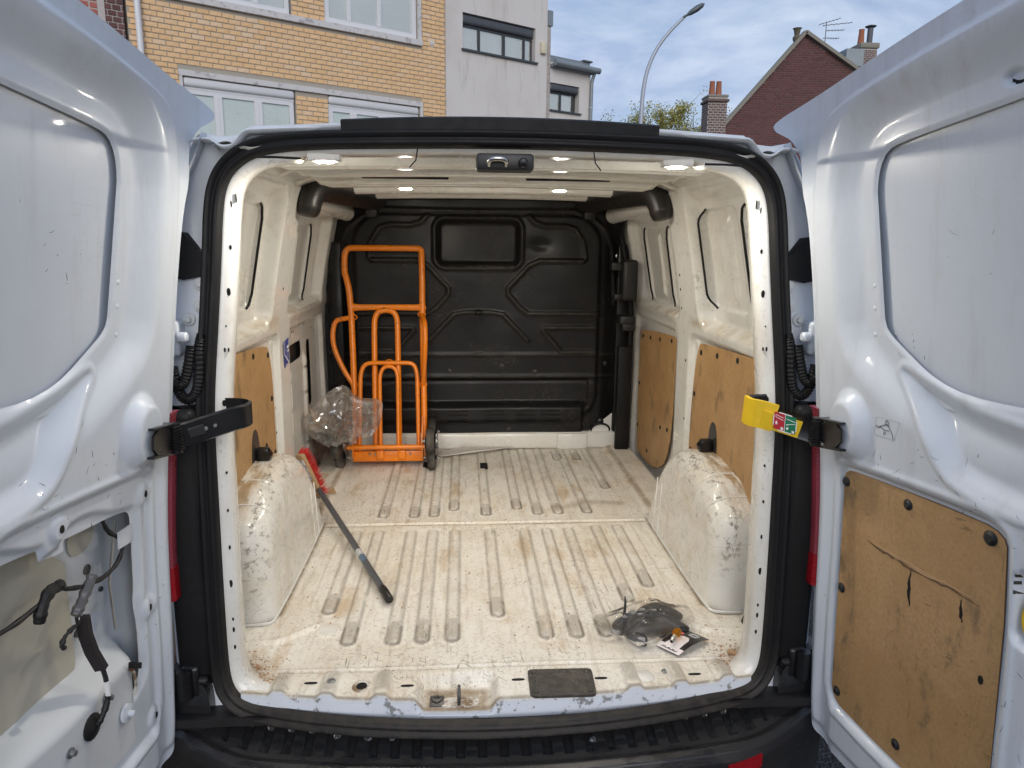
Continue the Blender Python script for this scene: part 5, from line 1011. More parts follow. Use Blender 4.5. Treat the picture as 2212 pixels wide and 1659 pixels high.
# ---- bagged black part on the floor, right
BP = thing('lamp_housing', 'black plastic lamp part with pale clips inside a clear bag on the floor', 'car part', (.46, .30, 0))
def curvedplate(name, pts, z0, arch_, th, m):
    P = chaikin(pts, 2); cx = sum(p[0] for p in P) / len(P); cy = sum(p[1] for p in P) / len(P)
    n = len(P); V = []; F = []; K = 7
    for sgn in (1, 0):
        for k in range(K + 1):
            r = k / K
            for x, y in P:
                a, b_ = cx + (x - cx) * r, cy + (y - cy) * r; V.append((a, b_, z0 + arch_ * (1 - r * r) + (th if sgn else 0)))
    for sgn in range(2):
        o = sgn * (K + 1) * n
        for k in range(K):
            for i in range(n): j = (i + 1) % n; F.append((o + k * n + i, o + k * n + j, o + (k + 1) * n + j, o + (k + 1) * n + i))
    for i in range(n): j = (i + 1) % n; F.append((K * n + i, K * n + j, (2 * K + 1) * n + j, (2 * K + 1) * n + i))
    return link(name, np_mesh(name, np.array(V), np.array(F)), m, BP)
curvedplate('cover', [(.350, .315), (.385, .37), (.47, .385), (.57, .335), (.60, .30), (.585, .275), (.51, .285), (.42, .265), (.375, .285)], .012, .045, .006, 'part_plastic')
curvedplate('backing', [(.44, .375), (.50, .43), (.545, .425), (.60, .345), (.56, .31), (.47, .33)], .028, .02, .005, 'part_plastic')
curvedplate('wing', [(.385, .275), (.415, .215), (.44, .205), (.455, .26), (.43, .29)], .01, .012, .004, 'part_plastic')
for x, y, z in ((.425, .325, .054), (.455, .338, .058), (.49, .333, .057), (.515, .312, .05), (.525, .30, .045)): MB().bbox((x - .009, y - .004, z - .006), (x + .009, y + .004, z + .004), .002, 2, Matrix.Rotation(.0, 4, 'Z')).build('clip', 'part_clip', BP)
MB().tube([(.372, .255, .02), (.395, .32, .06), (.405, .355, .075), (.408, .375, .085)], [.005, .0045, .004, .002], 8).build('cable_tail', 'cable_black', BP)
ol = chaikin([(-1.15, -.05), (-.95, .25), (-.30, .62), (.05, .92), (.30, 1.0), (.62, .62), (.98, .52), (1.05, .15), (.92, -.12), (.40, -.42), (-.10, -.85), (-.55, -.92), (-.60, -.55), (-.98, -.42)], 1)
fb_ = crumple('clear_bag', ol, lambda a, b_, h: Vector((.465 + a * .155, .31 + b_ * .13, max(.004, .034 + h))), 'thin_film', None, .050, 8, 6.1, .022, 7.)
tag(fb_, 'thin clear plastic bag wrapped around the black lamp part on the floor', 'plastic bag')
# ---- bulb in its blister card
CK = thing('bulb_pack', 'torn-open card pack with an amber bulb lying near the rear sill', 'bulb pack', (.55, .22, 0))
cA, cX, cY = Vector((.470, .222, .006)), Vector((.052, -.060, .0)), Vector((.118, .072, .0))     # card origin, short side, long side
def cp(a, b_, h=0.): return cA + cX * a + cY * b_ + Vector((0, 0, .012 * math.sin(math.pi * min(1, b_)) * 1.2 + (.010 * max(0, b_ - .55)) + h))
def cpatch(name, poly, m, h, parent):
    mb = MB()
    n = len(poly); 
    mb.prism(poly, lambda a, b_: cp(a, b_, h - .0008), lambda a, b_: cp(a, b_, h)); return mb.build(name, m, parent)
V = [cp(a, b_) for b_ in np.linspace(0, 1, 15) for a in (0, .5, 1)]; F = [(j * 3 + i, j * 3 + i + 1, j * 3 + i + 4, j * 3 + i + 3) for j in range(14) for i in range(2)]
card = link('card', np_mesh('card', np.array([tuple(v) for v in V]), np.array(F)), 'card_black', CK)
def strip(name, a0, a1, b0, b1, m, h, n=10):
    V = [cp(a, b_, h) for b_ in np.linspace(b0, b1, n) for a in np.linspace(a0, a1, 6)]; F = [(j * 6 + i, j * 6 + i + 1, j * 6 + i + 7, j * 6 + i + 6) for j in range(n - 1) for i in range(5)]
    return link(name, np_mesh(name, np.array([tuple(v) for v in V]), np.array(F)), m, CK)
strip('white_band', 0, 1, .0, .16, 'card_white', .0012)
V = []; F = []; nb = 12
for j, b_ in enumerate(np.linspace(.14, .60, nb)):
    t = (b_ - .14) / .46; lo_, hi_ = .18 + .12 * t + .25 * max(0, t - .7), .80 - .05 * t - .5 * max(0, t - .75)
    for a in np.linspace(lo_, max(lo_ + .02, hi_), 6): V.append(cp(a, b_, .0014))
F = [(j * 6 + i, j * 6 + i + 1, j * 6 + i + 7, j * 6 + i + 6) for j in range(nb - 1) for i in range(5)]
link('white_window', np_mesh('white_window', np.array([tuple(v) for v in V]), np.array(F)), 'card_white', CK)
cyn = cY.normalized(); cxn = cX.normalized(); czn = Vector((0, 0, 1))
TM = Matrix(((cxn.x, cyn.x, 0, 0), (cxn.y, cyn.y, 0, 0), (0, 0, 1, 0), (0, 0, 0, 1))); TM.translation = cp(.50, .075, .0016)
if True:
    me = text_mesh('SOLID', .0185, TM, .0002, .15, .0003); link('brand_lettering', me, 'card_black', CK)
V = [cp(.40 + .13 * math.cos(t), .70 + .05 * math.sin(t), .0016) for t in np.linspace(0, 2 * math.pi, 17)[:-1]]; V = [cp(.18 + .12 * math.cos(t), .66 + .075 * math.sin(t), .0016) for t in np.linspace(0, 2 * math.pi, 17)[:-1]]
mb = MB(); mb.add(V, [tuple(range(16))]); mb.build('pink_badge', 'pink_mark', CK)
ci = MB(); ci.tube([cp(.58 + .17 * a, .80 + .085 * b_, .0018) for a, b_ in chaikin([(-.8, -1), (.8, -1), (1, -.5), (1, .6), (.7, 1), (-.7, 1), (-1, .6), (-1, -.5)], 1)], .0007, 5, closed=True); ci.tube([cp(.58 + .10 * a, .80 + .045 * b_, .0018) for a, b_ in ((-1, -1), (1, -1), (1, 1), (-1, 1))], .0006, 5, closed=True); ci.build('car_symbol', 'sticker_white', CK)
cs = MB(); V = [cp(.0, b_, .0018) for b_ in np.linspace(.2, .9, 2)]
bc = cp(.40, .30, .017); bd_ = (cxn * -.25 + cyn * .9 + Vector((0, 0, .12))).normalized(); bd_ = (cyn * .75 - cxn * .55 + Vector((0, 0, .15))).normalized()
bd_ = Vector((.62, .75, .22)).normalized()
M = axis(bc, bd_); pr_b = [(.0075, .0), (.009, .004), (.0125, .010), (.0135, .017), (.0125, .024), (.009, .030), (.004, .033), (0, .0335)]
bu = MB(); bu.lathe(pr_b, M, 20); buo = bu.build('bulb', 'amber_glass', CK)
MB().lathe([(.0045, -.024), (.006, -.0235), (.0075, -.021), (.0075, .003), (.0, .003)], M, 18).build('bulb_base', 'bolt_zinc', buo); MB().lathe([(.0045, -.026), (.0045, -.0235), (0, -.0235)], M, 12).build('bulb_contact', 'hole_black', buo); MB().tube([M @ Vector((-.003, 0, .004)), M @ Vector((-.003, 0, .014)), M @ Vector((0, 0, .018)), M @ Vector((.003, 0, .014)), M @ Vector((.003, 0, .004))], .0005, 5).build('filament', 'steel_dark', buo)
# ---- crumbs, chips, leaf and ice
rc = random.Random(9)
for i, (x, y, sx, lab) in enumerate([(.690, .165, .020, 'brown wood chip lying in the right rear corner of the floor'), (.725, .185, .012, 'small dark wood chip beside the larger chip in the right rear corner')]):
    tag(MB().bbox((x - sx, y - .006, .001), (x + sx, y + .006, .010), .002, 2, Matrix.Translation((x, y, .002)) @ Matrix.Rotation(-.6 + .4 * i, 4, 'Z') @ Matrix.Translation((-x, -y, 0))).build('wood_chip', 'chip_wood'), lab, 'wood chip')
cr = MB()
for i in range(900):
    s = rc.choice((-1, 1)); r_ = abs(rc.gauss(0, .06)); x = s * (.70 + rc.gauss(0, .035)); y = .10 + abs(rc.gauss(0, .06))
    if abs(x) > .735 or y > .40: continue
    e = rc.uniform(.0008, .0026); z = fz(x, y); cr.box((x - e, y - e * .6, z - e * .2), (x + e, y + e * .6, z + e * .8))
for i in range(500):
    x = rc.uniform(-.8, .8); y = rc.uniform(.2, 2.25); e = rc.uniform(.0007, .0018); z = fz(x, y); cr.box((x - e * rc.uniform(.6, 3), y - e, z - e * .2), (x + e, y + e * rc.uniform(.6, 3), z + e * .7))
tag(cr.build('crumbs', 'chip_wood'), 'brown crumbs and grit scattered over the cargo floor', 'dirt', kind='stuff')
lf = MB(); LM = axis((-.792, .085, .245), (.3, -.8, .5), (1, 0, .2)); P = chaikin([(-.03, -.006), (-.012, -.012), (.012, -.010), (.03, .0), (.036, .010), (.02, .011), (.004, .006), (-.02, .008)], 1)
lf.add([LM @ Vector((a, b_, .004 * math.sin(a * 120))) for a, b_ in P] + [LM @ Vector((a, b_, .004 * math.sin(a * 120) + .0008)) for a, b_ in P], [tuple(range(len(P)))[::-1], tuple(range(len(P), 2 * len(P)))] + [(i, (i + 1) % len(P), len(P) + (i + 1) % len(P), len(P) + i) for i in range(len(P))])
tag(lf.build('fallen_leaf', 'leaf_orange'), 'dry orange leaf caught below the left tail lamp', 'leaf')
for i, (x, y, e, lab) in enumerate([(-.44, -.012, .012, 'leftmost clear ice lump on the black bumper step'), (-.355, -.012, .014, 'widest clear ice lump on the black bumper step, second from the left'), (-.295, -.016, .008, 'small clear ice lump on the bumper step, third from the left'), (.235, -.045, .010, 'clear ice chip on the bumper step right of the black cover plate')]):
    bm = bmesh.new(); bmesh.ops.create_icosphere(bm, subdivisions=1, radius=e)
    for v in bm.verts: v.co *= rc.uniform(.7, 1.2); v.co.z *= .7; v.co += Vector((x, y + float(bump_y(np.array(x))), -.104 + e * .5))
    me = bpy.data.meshes.new('ice_lump'); bm.to_mesh(me); bm.free(); tag(link('ice_lump', me, 'ice_glass'), lab, 'ice')
# ================================================================== THE STREET
gm = MB(); gm.add([(-300, -300, GZ), (300, -300, GZ), (300, 300, GZ), (-300, 300, GZ)], [(0, 1, 2, 3)]); tag(gm.build('road', 'asphalt'), None, None, kind='structure')
# verge on the left with grass
vg = MB(); vg.add([(-6, -6, GZ + .005), (-.98, -6, GZ + .005), (-.86, 0.5, GZ + .005), (-.95, 4.5, GZ + .005), (-6, 4.5, GZ + .005)], [(0, 1, 2, 3, 4)]); tag(vg.build('verge', 'soil'), None, None, kind='structure')
gs = MB(); rg = random.Random(4)
for i in range(5000):
    x = rg.uniform(-1.6, -.86); y = rg.uniform(-1.0, 1.0); h = rg.uniform(.02, .06); a = rg.uniform(0, 6.28); d_ = Vector((math.cos(a), math.sin(a), 0)) * .0025; t = Vector((rg.gauss(0, .02), rg.gauss(0, .02), h))
    p = Vector((x, y, GZ + .004)); gs.add([p - d_, p + d_, p + t], [(0, 1, 2)])
tag(gs.build('verge_grass', 'grass'), 'short grass at the road edge under the left rear door', 'grass', kind='stuff')

FB = math.radians(57.7); FE = Vector((math.sin(FB), math.cos(FB), 0)); FN = Vector((FE.y, -FE.x, 0)); FP = Vector((-2.44324, 10.75155, 0))   # facade line; FN faces the camera
def fp(s, z, o=0.): return FP + FE * s + FN * o + Vector((0, 0, z))
FM = Matrix(((FE.x, -FN.x, 0, FP.x), (FE.y, -FN.y, 0, FP.y), (0, 0, 1, 0), (0, 0, 0, 1)))      # local (s, depth into house, z)
pv_ = MB(); pv_.box((-14, -2.2, GZ), (16, -.01, GZ + .12), FM); tag(pv_.build('pavement', 'paving'), None, None, kind='structure')
kb = MB(); kb.box((-14, -2.36, GZ), (16, -2.2, GZ + .125), FM); tag(kb.build('kerb_line', 'kerb'), None, None, kind='structure')

def brick_field(root, mname, s0, s1, z0, z1, pitch, row, holes, o=.0, joint=.010, n_ind=0, sel=None, maxn=None, M=FM, clip=None, proud=.006):
    """running-bond bricks; picks n_ind nearest as single parts, rest joined"""
    r = random.Random(1); rows = int((z1 - z0) / row); cand = []
    for j in range(rows):
        z = z0 + j * row; off = (j % 2) * pitch * .5; k = math.floor((s0 - off) / pitch); 
        while True:
            a = k * pitch + off; bb = a + pitch - joint; k += 1
            if a >= s1: break
            a2, b2 = max(a, s0), min(bb, s1)
            for h in holes:
                if z + row - joint > h[2] and z < h[3]:
                    if a2 >= h[0] and b2 <= h[1]: b2 = a2
                    elif a2 < h[0] < b2: b2 = h[0]
                    elif a2 < h[1] < b2: a2 = h[1]
            if b2 - a2 < .02: continue
            if clip and not clip((a2 + b2) / 2, z + row / 2): continue
            cand.append((a2, b2, z, z + row - joint))
    ind = [c for c in cand if sel and sel(c)][:n_ind]; full = {}
    rest = set(cand) - set(ind); mb = MB()
    for a, bb, z, zt in cand:
        if (a, bb, z, zt) in rest:
            d = o - proud + r.uniform(-.0015, .0015); c_ = .003
            V = [M @ Vector(p) for p in ((a, o + .01, z), (bb, o + .01, z), (bb, o + .01, zt), (a, o + .01, zt), (a + c_, d, z + c_), (bb - c_, d, z + c_), (bb - c_, d, zt - c_), (a + c_, d, zt - c_))]
            mb.add(V, [(4, 5, 6, 7), (0, 1, 5, 4), (1, 2, 6, 5), (2, 3, 7, 6), (3, 0, 4, 7)])
    if mb.v: x = mb.build('brickwork', mname, root); x['kind'] = 'stuff'
    meshes = {}
    for a, bb, z, zt in ind:
        key = (round(bb - a, 3), round(zt - z, 3))
        if key not in meshes:
            L, H = key; c_ = .003; m2 = MB(); m2.add([(0, .01, 0), (L, .01, 0), (L, .01, H), (0, .01, H), (c_, -proud, c_), (L - c_, -proud, c_), (L - c_, -proud, H - c_), (c_, -proud, H - c_)], [(4, 5, 6, 7), (0, 1, 5, 4), (1, 2, 6, 5), (2, 3, 7, 6), (3, 0, 4, 7), (0, 3, 2, 1)])
            me = bpy.data.meshes.new('brick'); me.from_pydata(m2.v, [], m2.f); me.materials.append(MATS[mname]); me.update(); meshes[key] = me
        ob = bpy.data.objects.new('brick', meshes[key]); col.objects.link(ob); ob.parent = root
        w_ = M @ Vector((a, o + r.uniform(-.0015, .0015), z)); ob.location = w_ - root.location; ob.rotation_euler = M.to_euler()

def wall_boxes(root, name, m, s0, s1, z0, z1, holes, d0=0., d1=.3, M=FM):
    """solid wall with rectangular openings, as one mesh"""
    zs = sorted({z0, z1} | {h[2] for h in holes} | {h[3] for h in holes}); zs = [z for z in zs if z0 <= z <= z1]; mb = MB()
    for a, bb in zip(zs[:-1], zs[1:]):
        hh = sorted([h for h in holes if h[2] <= a + 1e-6 and h[3] >= bb - 1e-6]); x = s0
        for h in hh:
            if h[0] > x: mb.box((x, d0, a), (h[0], d1, bb), M)
            x = h[1]
        if x < s1: mb.box((x, d0, a), (s1, d1, bb), M)
    return mb.build(name, m, root)
def window(root, s0, s1, z0, z1, mull, fm, pane_mat, inset=.10, fw=.05, M=FM, pane_back='pane_sky_white', left_open=None):
    W = MB(); W.box((s0, inset, z0), (s0 + fw, inset + .06, z1), M); W.box((s1 - fw, inset, z0), (s1, inset + .06, z1), M); W.box((s0 + fw, inset, z0), (s1 - fw, inset + .06, z0 + fw), M); W.box((s0 + fw, inset, z1 - fw), (s1 - fw, inset + .06, z1), M)
    for a, bb in mull: W.box((a, inset - .005, z0 + fw), (bb, inset + .06, z1 - fw), M); W.box(((a + bb) / 2 - .004, inset - .012, z0 + fw), ((a + bb) / 2 + .004, inset - .004, z1 - fw), M)
    w_ = W.build('window', fm, root); e = [s0 + fw] + [x for p in mull for x in p] + [s1 - fw]
    for a, bb in zip(e[::2], e[1::2]): MB().box((a, inset + .02, z0 + fw), (bb, inset + .03, z1 - fw), M).build('pane', 'pane_glass', w_)
    MB().box((s0 + .01, inset + .034, z0 + .01), (s1 - .01, inset + .04, z1 - .01), M).build('pane_back', pane_back, w_)  # curtain in lower windows; elsewhere a white sheet painting the sky's reflection
    return w_

# ---- red brick house at the far left
RH = thing('red_brick_house', 'red brick house with pale mortar at the upper left edge, next to the yellow one', 'house', fp(-5, GZ))
wall_boxes(RH, 'wall', 'mortar_pale', -8.5, -2.74, GZ, 8.0, [], .02, .4)
brick_field(RH, 'red_brick', -8.4, -3.06, GZ + .05, 7.9, .262, .086, [], .015, .018, 60, lambda c: 3.9 < c[2] < 5.0 and c[0] > -4.1)
brick_field(RH, 'brown_brick', -2.97, -2.74, GZ + .05, 7.9, .115, .078, [], .01, .014, 60, lambda c: 3.7 < c[2] < 4.7)
MB().box((-3.055, .005, GZ), (-2.97, .03, 8), FM).build('mortar_strip', 'mortar_pale', RH)

# ---- yellow brick house
YH = thing('yellow_brick_house', 'yellow brick house with white framed windows and roller shutters behind the van', 'house', fp(0, GZ))
HO = [(-2.05, -.37, 2.05, 3.52), (.17, 1.88, 2.05, 3.52), (-2.05, -.37, 4.62, 6.2), (.17, 1.86, 4.62, 6.2)]
wall_boxes(YH, 'wall', 'mortar_grey', -2.70, 2.41, GZ, 8.0, HO, .006, .35)
BH = [(h[0], h[1], h[2] - .001, h[3]) for h in HO] + [(-2.10, 1.93, 3.52, 3.61), (-2.2, 1.93, 4.53, 4.63), (1.86, 1.94, 4.6, 6.3), (1.88, 1.94, 2.0, 3.6)]
brick_field(YH, 'yellow_brick', -2.70, 2.41, GZ + .04, 7.95, .178, .0735, BH, .0, .0115, 300, lambda c: 3.62 < c[2] < 4.48)
MB().box((-2.10, -.035, 3.525), (1.93, .02, 3.605), FM).build('lintel', 'concrete_trim', YH)
MB().box((-2.3, -.055, 4.535), (1.93, .02, 4.625), FM).build('sill', 'concrete_trim', YH)
MB().box((1.862, -.03, 4.625), (1.925, .25, 6.3), FM).build('reveal', 'concrete_trim', YH); MB().box((1.882, -.03, 2.0), (1.93, .25, 3.525), FM).build('reveal', 'concrete_trim', YH)
MB().box((-2.09, -.03, 2.0), (-2.05, .2, 3.525), FM).build('reveal', 'concrete_trim', YH)
for s0, s1 in ((-2.05, -.37), (.17, 1.88)):
    MB().bbox((s0 + .01, -.012, 3.385), (s1 - .012, .13, 3.518), .045, 4, FM).build('roller_shutter', 'shutter_white', YH)
    MB().box((s0 + .01, .03, 3.352), (s1 - .02, .11, 3.388), FM).build('shutter_bar', 'pvc_white', YH)
wl = window(YH, -2.04, -.40, 2.1, 3.36, [(-1.62, -1.50), (-1.02, -.90)], 'pvc_white', None, .03, .07, pane_back='curtain_pale')
# drawn spider webs on the left pane
for cx_, cz_ in ((-1.28, 3.08), (-.66, 3.05)):
    wb = MB()
    for k in range(9):
        a = math.pi * 2 * k / 9 + .2; wb.tube([fp(cx_, cz_, -.0625), fp(cx_ + .24 * math.cos(a), cz_ + .17 * math.sin(a), -.0625)], .0026, 4)
    for rr in (.06, .11, .155):
        P = [fp(cx_ + rr * 1.3 * math.cos(math.pi * 2 * k / 18 + .2) * (1 if k % 2 == 0 else .86), cz_ + rr * .95 * math.sin(math.pi * 2 * k / 18 + .2) * (1 if k % 2 == 0 else .86), -.0625) for k in range(18)]; wb.tube(P, .0024, 4, closed=True)
    wb.build('window_drawing', 'web_white', wl)

window(YH, .18, 1.87, 2.1, 3.36, [(.56, .68), (1.09, 1.21)], 'pvc_white', None, .03, .08, pane_back='curtain_pale')
window(YH, -2.04, -.40, 4.64, 6.2, [(-1.5, -1.42), (-.95, -.87)], 'pvc_white', None, .03, .07)
window(YH, .18, 1.85, 4.64, 6.2, [(.57, .64), (1.11, 1.18)], 'pvc_white', None, .03, .08)
for s in (-.52, .28, .86, 1.62): MB().bbox((s - .03, .035, 4.664), (s + .03, .05, 4.68), .004, 1, FM).build('drain_cap', 'metal_grey', YH)
MB().tube([fp(-2.575, GZ, .06), fp(-2.575, 8, .06)], .042, 14).build('downpipe', 'pvc_white', YH)
bolt(fp(2.14, 4.62, .0), FN, .05, .02, 'concrete_trim', YH, 'wall_cap', False)
# ---- white rendered house with grey shutters, and its lower annex
WH = thing('white_house', 'white rendered flat-roofed house with one wide grey-framed window and a lower annex', 'house', fp(3.5, GZ))
HW = [(2.77, 4.44, 4.62, 5.24)]
wall_boxes(WH, 'wall', 'render_white', 2.415, 4.735, GZ, 8.5, HW, -.03, .35)
window(WH, 2.78, 4.42, 4.62, 5.06, [(3.155, 3.205), (3.715, 3.775), (4.2, 4.25)], 'frame_dark', None, .06, .03, pane_back='pane_sky_white')
MB().bbox((2.775, .0, 5.06), (4.435, .20, 5.235), .05, 4, FM).build('roller_shutter', 'shutter_dark', WH); MB().box((2.74, -.08, 4.59), (4.48, .15, 4.622), FM).build('sill', 'frame_dark', WH)
MB().bbox((4.55, -.10, 4.80), (4.68, -.03, 5.02), .02, 3, FM).build('alarm_box', 'alarm_cream', WH)
# stone-clad return and annex set back
MB().box((4.735, -.02, GZ), (4.83, .30, 5.55), FM).build('stone_return', 'mortar_pale', WH); brick_field(WH, 'pale_stone', 4.738, 4.828, GZ + .05, 5.34, .2, .085, [], -.02, .010)
MB().box((4.735, -.06, 5.345), (4.85, .30, 5.62), FM).build('flashing', 'zinc', WH)
HA = [(4.84, 5.62, 3.80, 4.32)]
wall_boxes(WH, 'annex_wall', 'render_white', 4.832, 5.92, GZ, 4.70, HA, -.01, .35)
window(WH, 4.845, 5.50, 3.80, 4.17, [(5.14, 5.19)], 'frame_dark', None, .06, .03, pane_back='pane_sky_white'); MB().box((5.50, .12, 3.80), (5.62, .2, 4.2), FM).build('shutter_guide', 'frame_dark', WH)
MB().bbox((4.84, -.02, 4.17), (5.60, .16, 4.31), .045, 4, FM).build('roller_shutter', 'shutter_dark', WH); MB().box((4.832, -.06, 3.775), (5.66, .12, 3.80), FM).build('sill', 'frame_dark', WH)
MB().box((4.832, -.10, 4.60), (5.95, .40, 4.66), FM).build('fascia', 'zinc', WH); MB().box((4.832, .0, 4.70), (5.90, .5, 4.83), FM).build('parapet', 'zinc', WH); MB().box((5.70, -.04, 4.83), (5.94, .45, 4.86), FM).build('parapet_cap', 'slate', WH)
MB().tube([FM @ Vector((4.832, -.17, 4.665)), FM @ Vector((6.02, -.17, 4.655))], .06, 14).build('gutter', 'zinc', WH)
MB().tube(chaikin([FM @ Vector((5.93, -.14, 4.64)), FM @ Vector((5.92, -.08, 4.52)), FM @ Vector((5.905, -.06, 4.4)), FM @ Vector((5.895, -.06, GZ))], 1, False), .035, 12).build('downpipe', 'zinc', WH)
MB().tube([FM @ Vector((5.905, -.06, 3.93)), FM @ Vector((5.905, -.06, 3.95))], .043, 12).build('pipe_clamp', 'galvanised', WH)

# ---- dark brick gable house on the right
GY = 26.0
GH = thing('gable_house', 'dark red brick gable end with stone coping and a chimney on its right slope', 'house', (13.5, GY, GZ))
GMx = Matrix(((1, 0, 0, 0), (0, 1, 0, GY), (0, 0, 1, 0), (0, 0, 0, 1)))
apex = (12.62, 8.88); lft = (8.0, 3.55); rgt = (20.5, 4.25)
def inside(x, z): return z < apex[1] + (apex[0] - x) * (lft[1] - apex[1]) / (apex[0] - lft[0]) if x < apex[0] else z < apex[1] + (x - apex[0]) * (rgt[1] - apex[1]) / (rgt[0] - apex[0])
g_ = MB(); g_.prism([(8.0, GZ), (20.5, GZ), rgt, apex, lft], lambda x, z: (x, GY + .01, z), lambda x, z: (x + 4.2, GY + 8, z)); g_.build('wall', 'mortar_dark', GH)
brick_field(GH, 'gable_brick', 8.0, 20.5, GZ + .04, 8.9, .235, .0835, [], .0, .012, M=GMx, clip=lambda x, z: inside(x, z + .05))
for a, bb in ((lft, apex), (apex, rgt)):
    m_ = MB(); m_.tube([(a[0], GY - .05, a[1] + .03), (bb[0], GY - .05, bb[1] + .03)], 1.0, prof=[(-.06, -.12), (-.06, .14), (.06, .14), (.06, -.12)], up=(0, 0, 1)); m_.build('coping', 'cement', GH)
m_ = MB(); m_.add([(lft[0], GY, lft[1] + .1), (apex[0], GY, apex[1] + .1), (apex[0] + 4.2, GY + 8, apex[1] + .1), (lft[0] + 4.2, GY + 8, lft[1] + .1)], [(0, 1, 2, 3)]); m_.add([(rgt[0], GY, rgt[1] + .1), (apex[0], GY, apex[1] + .1), (apex[0] + 4.2, GY + 8, apex[1] + .1), (rgt[0] + 4.2, GY + 8, rgt[1] + .1)], [(0, 1, 2, 3)]); m_.build('roof', 'slate', GH)
MB().lathe([(.12, 0), (.15, .12), (.09, .2), (.12, .38), (.15, .42), (.17, .44), (.0, .46)], axis((12.36, GY + .05, 8.62)), 14).build('ridge_pot', 'moss_stone', GH)
CY = 28.0
MB().box((15.93, CY, 7.2), (16.62, CY + .7, 8.95)).build('chimney_stack', 'mortar_pale', GH); brick_field(GH, 'chimney_brick', 15.93, 16.62, 7.4, 8.93, .17, .075, [], .0, .014, M=Matrix.Translation((0, CY, 0)))
MB().bbox((15.88, CY - .08, 8.95), (16.68, CY + .78, 9.16), .04).build('chimney_cap', 'cement', GH)
MB().lathe([(.13, 0), (.10, .5), (.11, .55), (.11, .58)], axis((16.06, CY + .3, 9.15)), 16).build('chimney_pot', 'clay_pot', GH); MB().lathe([(.11, 0), (.11, .62), (.10, .66)], axis((16.42, CY + .3, 9.15)), 16).build('flue', 'slate', GH); MB().lathe([(.20, 0), (.22, .03), (.03, .09), (0, .1)], axis((16.42, CY + .3, 9.83)), 16).build('flue_cowl', 'slate', GH)
MB().box((15.2, CY - .3, 8.2), (15.93, CY + .3, 8.85)).build('roof_flashing', 'zinc', GH)
an = MB(); ax, az = 14.17, 8.85
an.tube([(ax, CY - .5, 7.5), (ax, CY - .5, 9.75)], .02, 6)
for z, x0_, x1_, tl in ((9.62, -.15, 1.05, .12), (9.42, .0, .75, .06), (9.15, -.1, .55, .0), (9.72, -.30, .55, .30)):
    an.tube([(ax + x0_, CY - .5, z + x0_ * tl), (ax + x1_, CY - .5, z + x1_ * tl)], .012, 5)
    for k in range(6): t = x0_ + (x1_ - x0_) * (k + .5) / 6; an.tube([(ax + t, CY - .65, z + t * tl), (ax + t, CY - .35, z + t * tl)], .006, 4)
an.build('aerial', 'metal_grey', GH)
# ---- separate chimney in front of it
CH = thing('brick_chimney', 'weathered brick chimney with two terracotta pots rising left of the gable', 'chimney', (8.13, 22, GZ))
MB().box((7.80, 22, GZ), (8.42, 22.62, 5.80)).build('stack', 'mortar_pale', CH); brick_field(CH, 'chimney_brick', 7.80, 8.42, 3.2, 5.80, .158, .078, [], .0, .014, 110, lambda c: c[2] > 4.4, M=Matrix.Translation((0, 22, 0)))
brick_field(CH, 'chimney_brick', 0, .62, 3.2, 5.80, .158, .078, [], .0, .014, M=Matrix(((0, 1, 0, 7.80), (-1, 0, 0, 22.62), (0, 0, 1, 0), (0, 0, 0, 1))))
MB().bbox((7.75, 21.94, 5.66), (8.47, 22.68, 5.74), .01).build('corbel', 'chimney_brick', CH); MB().bbox((7.77, 21.97, 5.80), (8.45, 22.65, 5.88), .02).build('cap', 'cement', CH)
for x in (7.99, 8.21): MB().lathe([(.105, 0), (.08, .42), (.085, .44), (.085, .47), (.06, .47)], axis((x, 22.3, 5.86)), 16).build('chimney_pot', 'clay_pot', CH)
lw = MB(); lw.prism([(6.4, GZ), (9.4, GZ), (9.4, 3.3), (8.1, 4.3), (6.4, 3.3)], lambda x, z: (x, 22.64, z), lambda x, z: (x, 30, z)); lw.build('house_wall', 'mortar_dark', CH)

# ---- street lamp
SL = thing('street_lamp', 'curved galvanised street lamp with a dark flat head against the sky', 'street lamp', (5.13, 20, GZ))
P = chaikin([(5.125, 20, GZ), (5.13, 20, 4.0), (5.14, 20, 5.2), (5.20, 20, 5.85), (5.33, 20, 6.32), (5.56, 20, 6.78), (5.90, 20, 7.20), (6.30, 20, 7.58)], 3, False)
MB().tube(P, [.075 - .035 * i / (len(P) - 1) for i in range(len(P))], 14).build('pole', 'galvanised', SL)
HMx = axis((6.25, 20, 7.545), (.72, 0, .46), (0, 1, 0)); hd = MB(); 
hd.tube([HMx @ Vector(p) for p in ((0, 0, -.02), (0, 0, .12), (0, 0, .13), (0, -.0, .25), (0, 0, .45), (0, 0, .62), (0, 0, .70))], [.06, .06, .065, .13, .16, .12, .03], prof=[(.55 * math.cos(t), 1.0 * math.sin(t)) for t in np.linspace(0, 2 * math.pi, 15)[:-1]], up=(-.46, 0, .72)); hd.build('lamp_head', 'lamp_grey', SL)
MB().bbox((-.03, -.06, .30), (.03, .06, .58), .02, 2, HMx @ Matrix.Translation((.06, 0, 0))).build('lamp_glass', 'lamp_glass', SL)

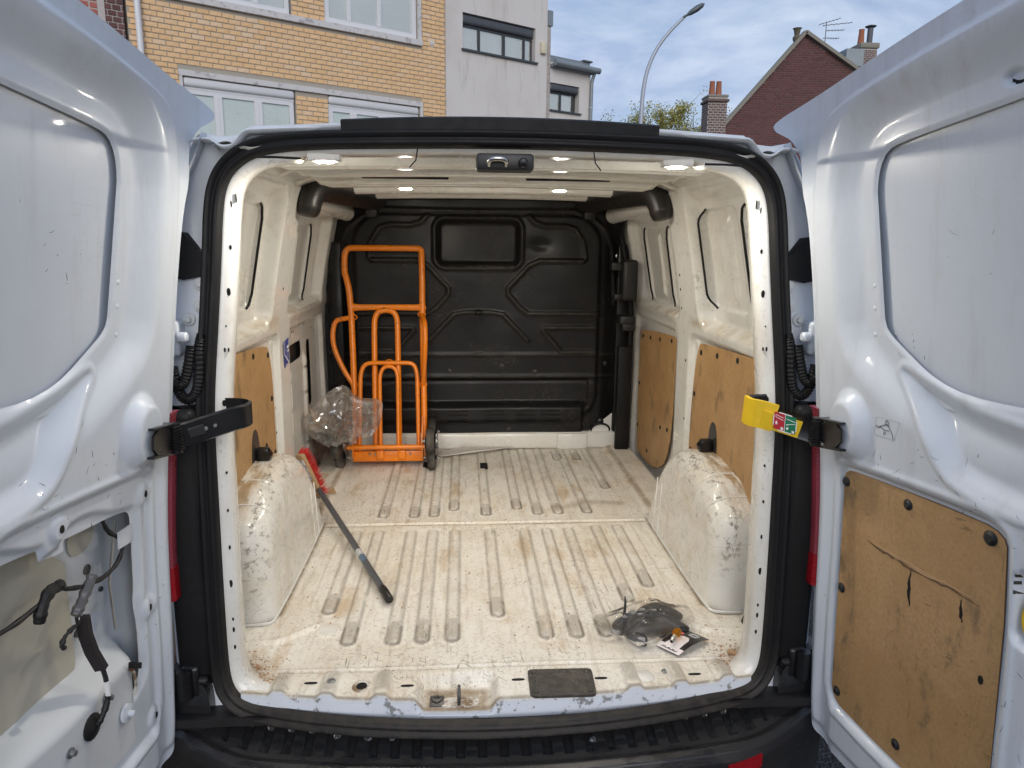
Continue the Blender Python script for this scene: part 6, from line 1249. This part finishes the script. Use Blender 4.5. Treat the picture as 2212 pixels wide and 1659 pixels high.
# ---- trees
def tree(name, label, base, height, spread, leafm, nleaf, seed, zlow, thin=1.0):
    T = thing(name, label, 'tree', base); r = random.Random(seed); b0 = Vector(base); tr_ = MB(); tips = []
    tr_.tube([b0, b0 + Vector((.1, 0, height * .5)), b0 + Vector((0, .1, height * .8))], [.16, .10, .04], 8); t = tr_.build('trunk', 'bark', T); lm = MB()
    for i in range(46):
        a = r.uniform(0, 6.28); h = r.uniform(.35, .8) * height; st = b0 + Vector((0, 0, h * .85)); L = r.uniform(.5, 1.0) * spread
        up_ = r.uniform(.25, 1.1); en = st + Vector((math.cos(a) * L, math.sin(a) * L * .8, up_ * L + .15 * height)); mid = st.lerp(en, .5) + Vector((r.gauss(0, .15), r.gauss(0, .15), .15)); en.z = min(en.z, b0.z + height * r.uniform(.86, 1.05))
        lm.tube([st, mid, en], [.035, .02, .006], 5); tips.append((st, mid, en))
        for k in range(4):
            q = mid.lerp(en, r.uniform(0, 1)); e2 = q + Vector((r.gauss(0, .35), r.gauss(0, .35), r.uniform(.1, .7))) * .8; lm.tube([q, e2], [.010, .003], 4); tips.append((q, q.lerp(e2, .5), e2))
    lm.build('limbs', 'bark', T); lf = {}
    for i in range(nleaf):
        st, mid, en = r.choice(tips); t_ = r.uniform(.15, 1.08); p = st.lerp(mid, t_ * 2) if t_ < .5 else mid.lerp(en, t_ * 2 - 1)
        p = p + Vector((r.gauss(0, .12), r.gauss(0, .12), r.gauss(0, .12))) * thin
        if p.z < zlow: continue
        s_ = r.uniform(.03, .065); a = Vector((r.gauss(0, 1), r.gauss(0, 1), r.gauss(0, 1))).normalized(); c = a.orthogonal().normalized(); d_ = a.cross(c)
        lf.setdefault(r.choice(leafm), MB()).add([p - c * s_, p - d_ * s_ * .55, p + c * s_, p + d_ * s_ * .55], [(0, 1, 2, 3)])
    cr_ = None
    for k, (m_, mb) in enumerate(lf.items()):
        o = mb.build('crown', m_, T); o['kind'] = 'stuff'
tree('birch_tree', 'airy yellow green tree just right of the street lamp', (8.9, 32, GZ), 8.25, 2.0, ['leaf_yellow', 'leaf_green', 'leaf_yellow'], 15000, 3, 4.5)
tree('birch_tree', 'sparse yellow green tree reaching the brick chimney, right of the fuller one', (10.6, 32.5, GZ), 8.2, 1.3, ['leaf_yellow', 'leaf_green'], 6000, 8, 4.5)
tree('birch_tree', 'thin leafy sapling left of the street lamp', (6.95, 32, GZ), 8.2, .65, ['leaf_yellow', 'leaf_green'], 4500, 5, 4.5)
tree('autumn_tree', 'orange leaved tree between the chimney and the gable', (11.35, 29.5, GZ), 7.9, .9, ['leaf_rust', 'leaf_rust', 'leaf_yellow'], 3500, 12, 4.0)
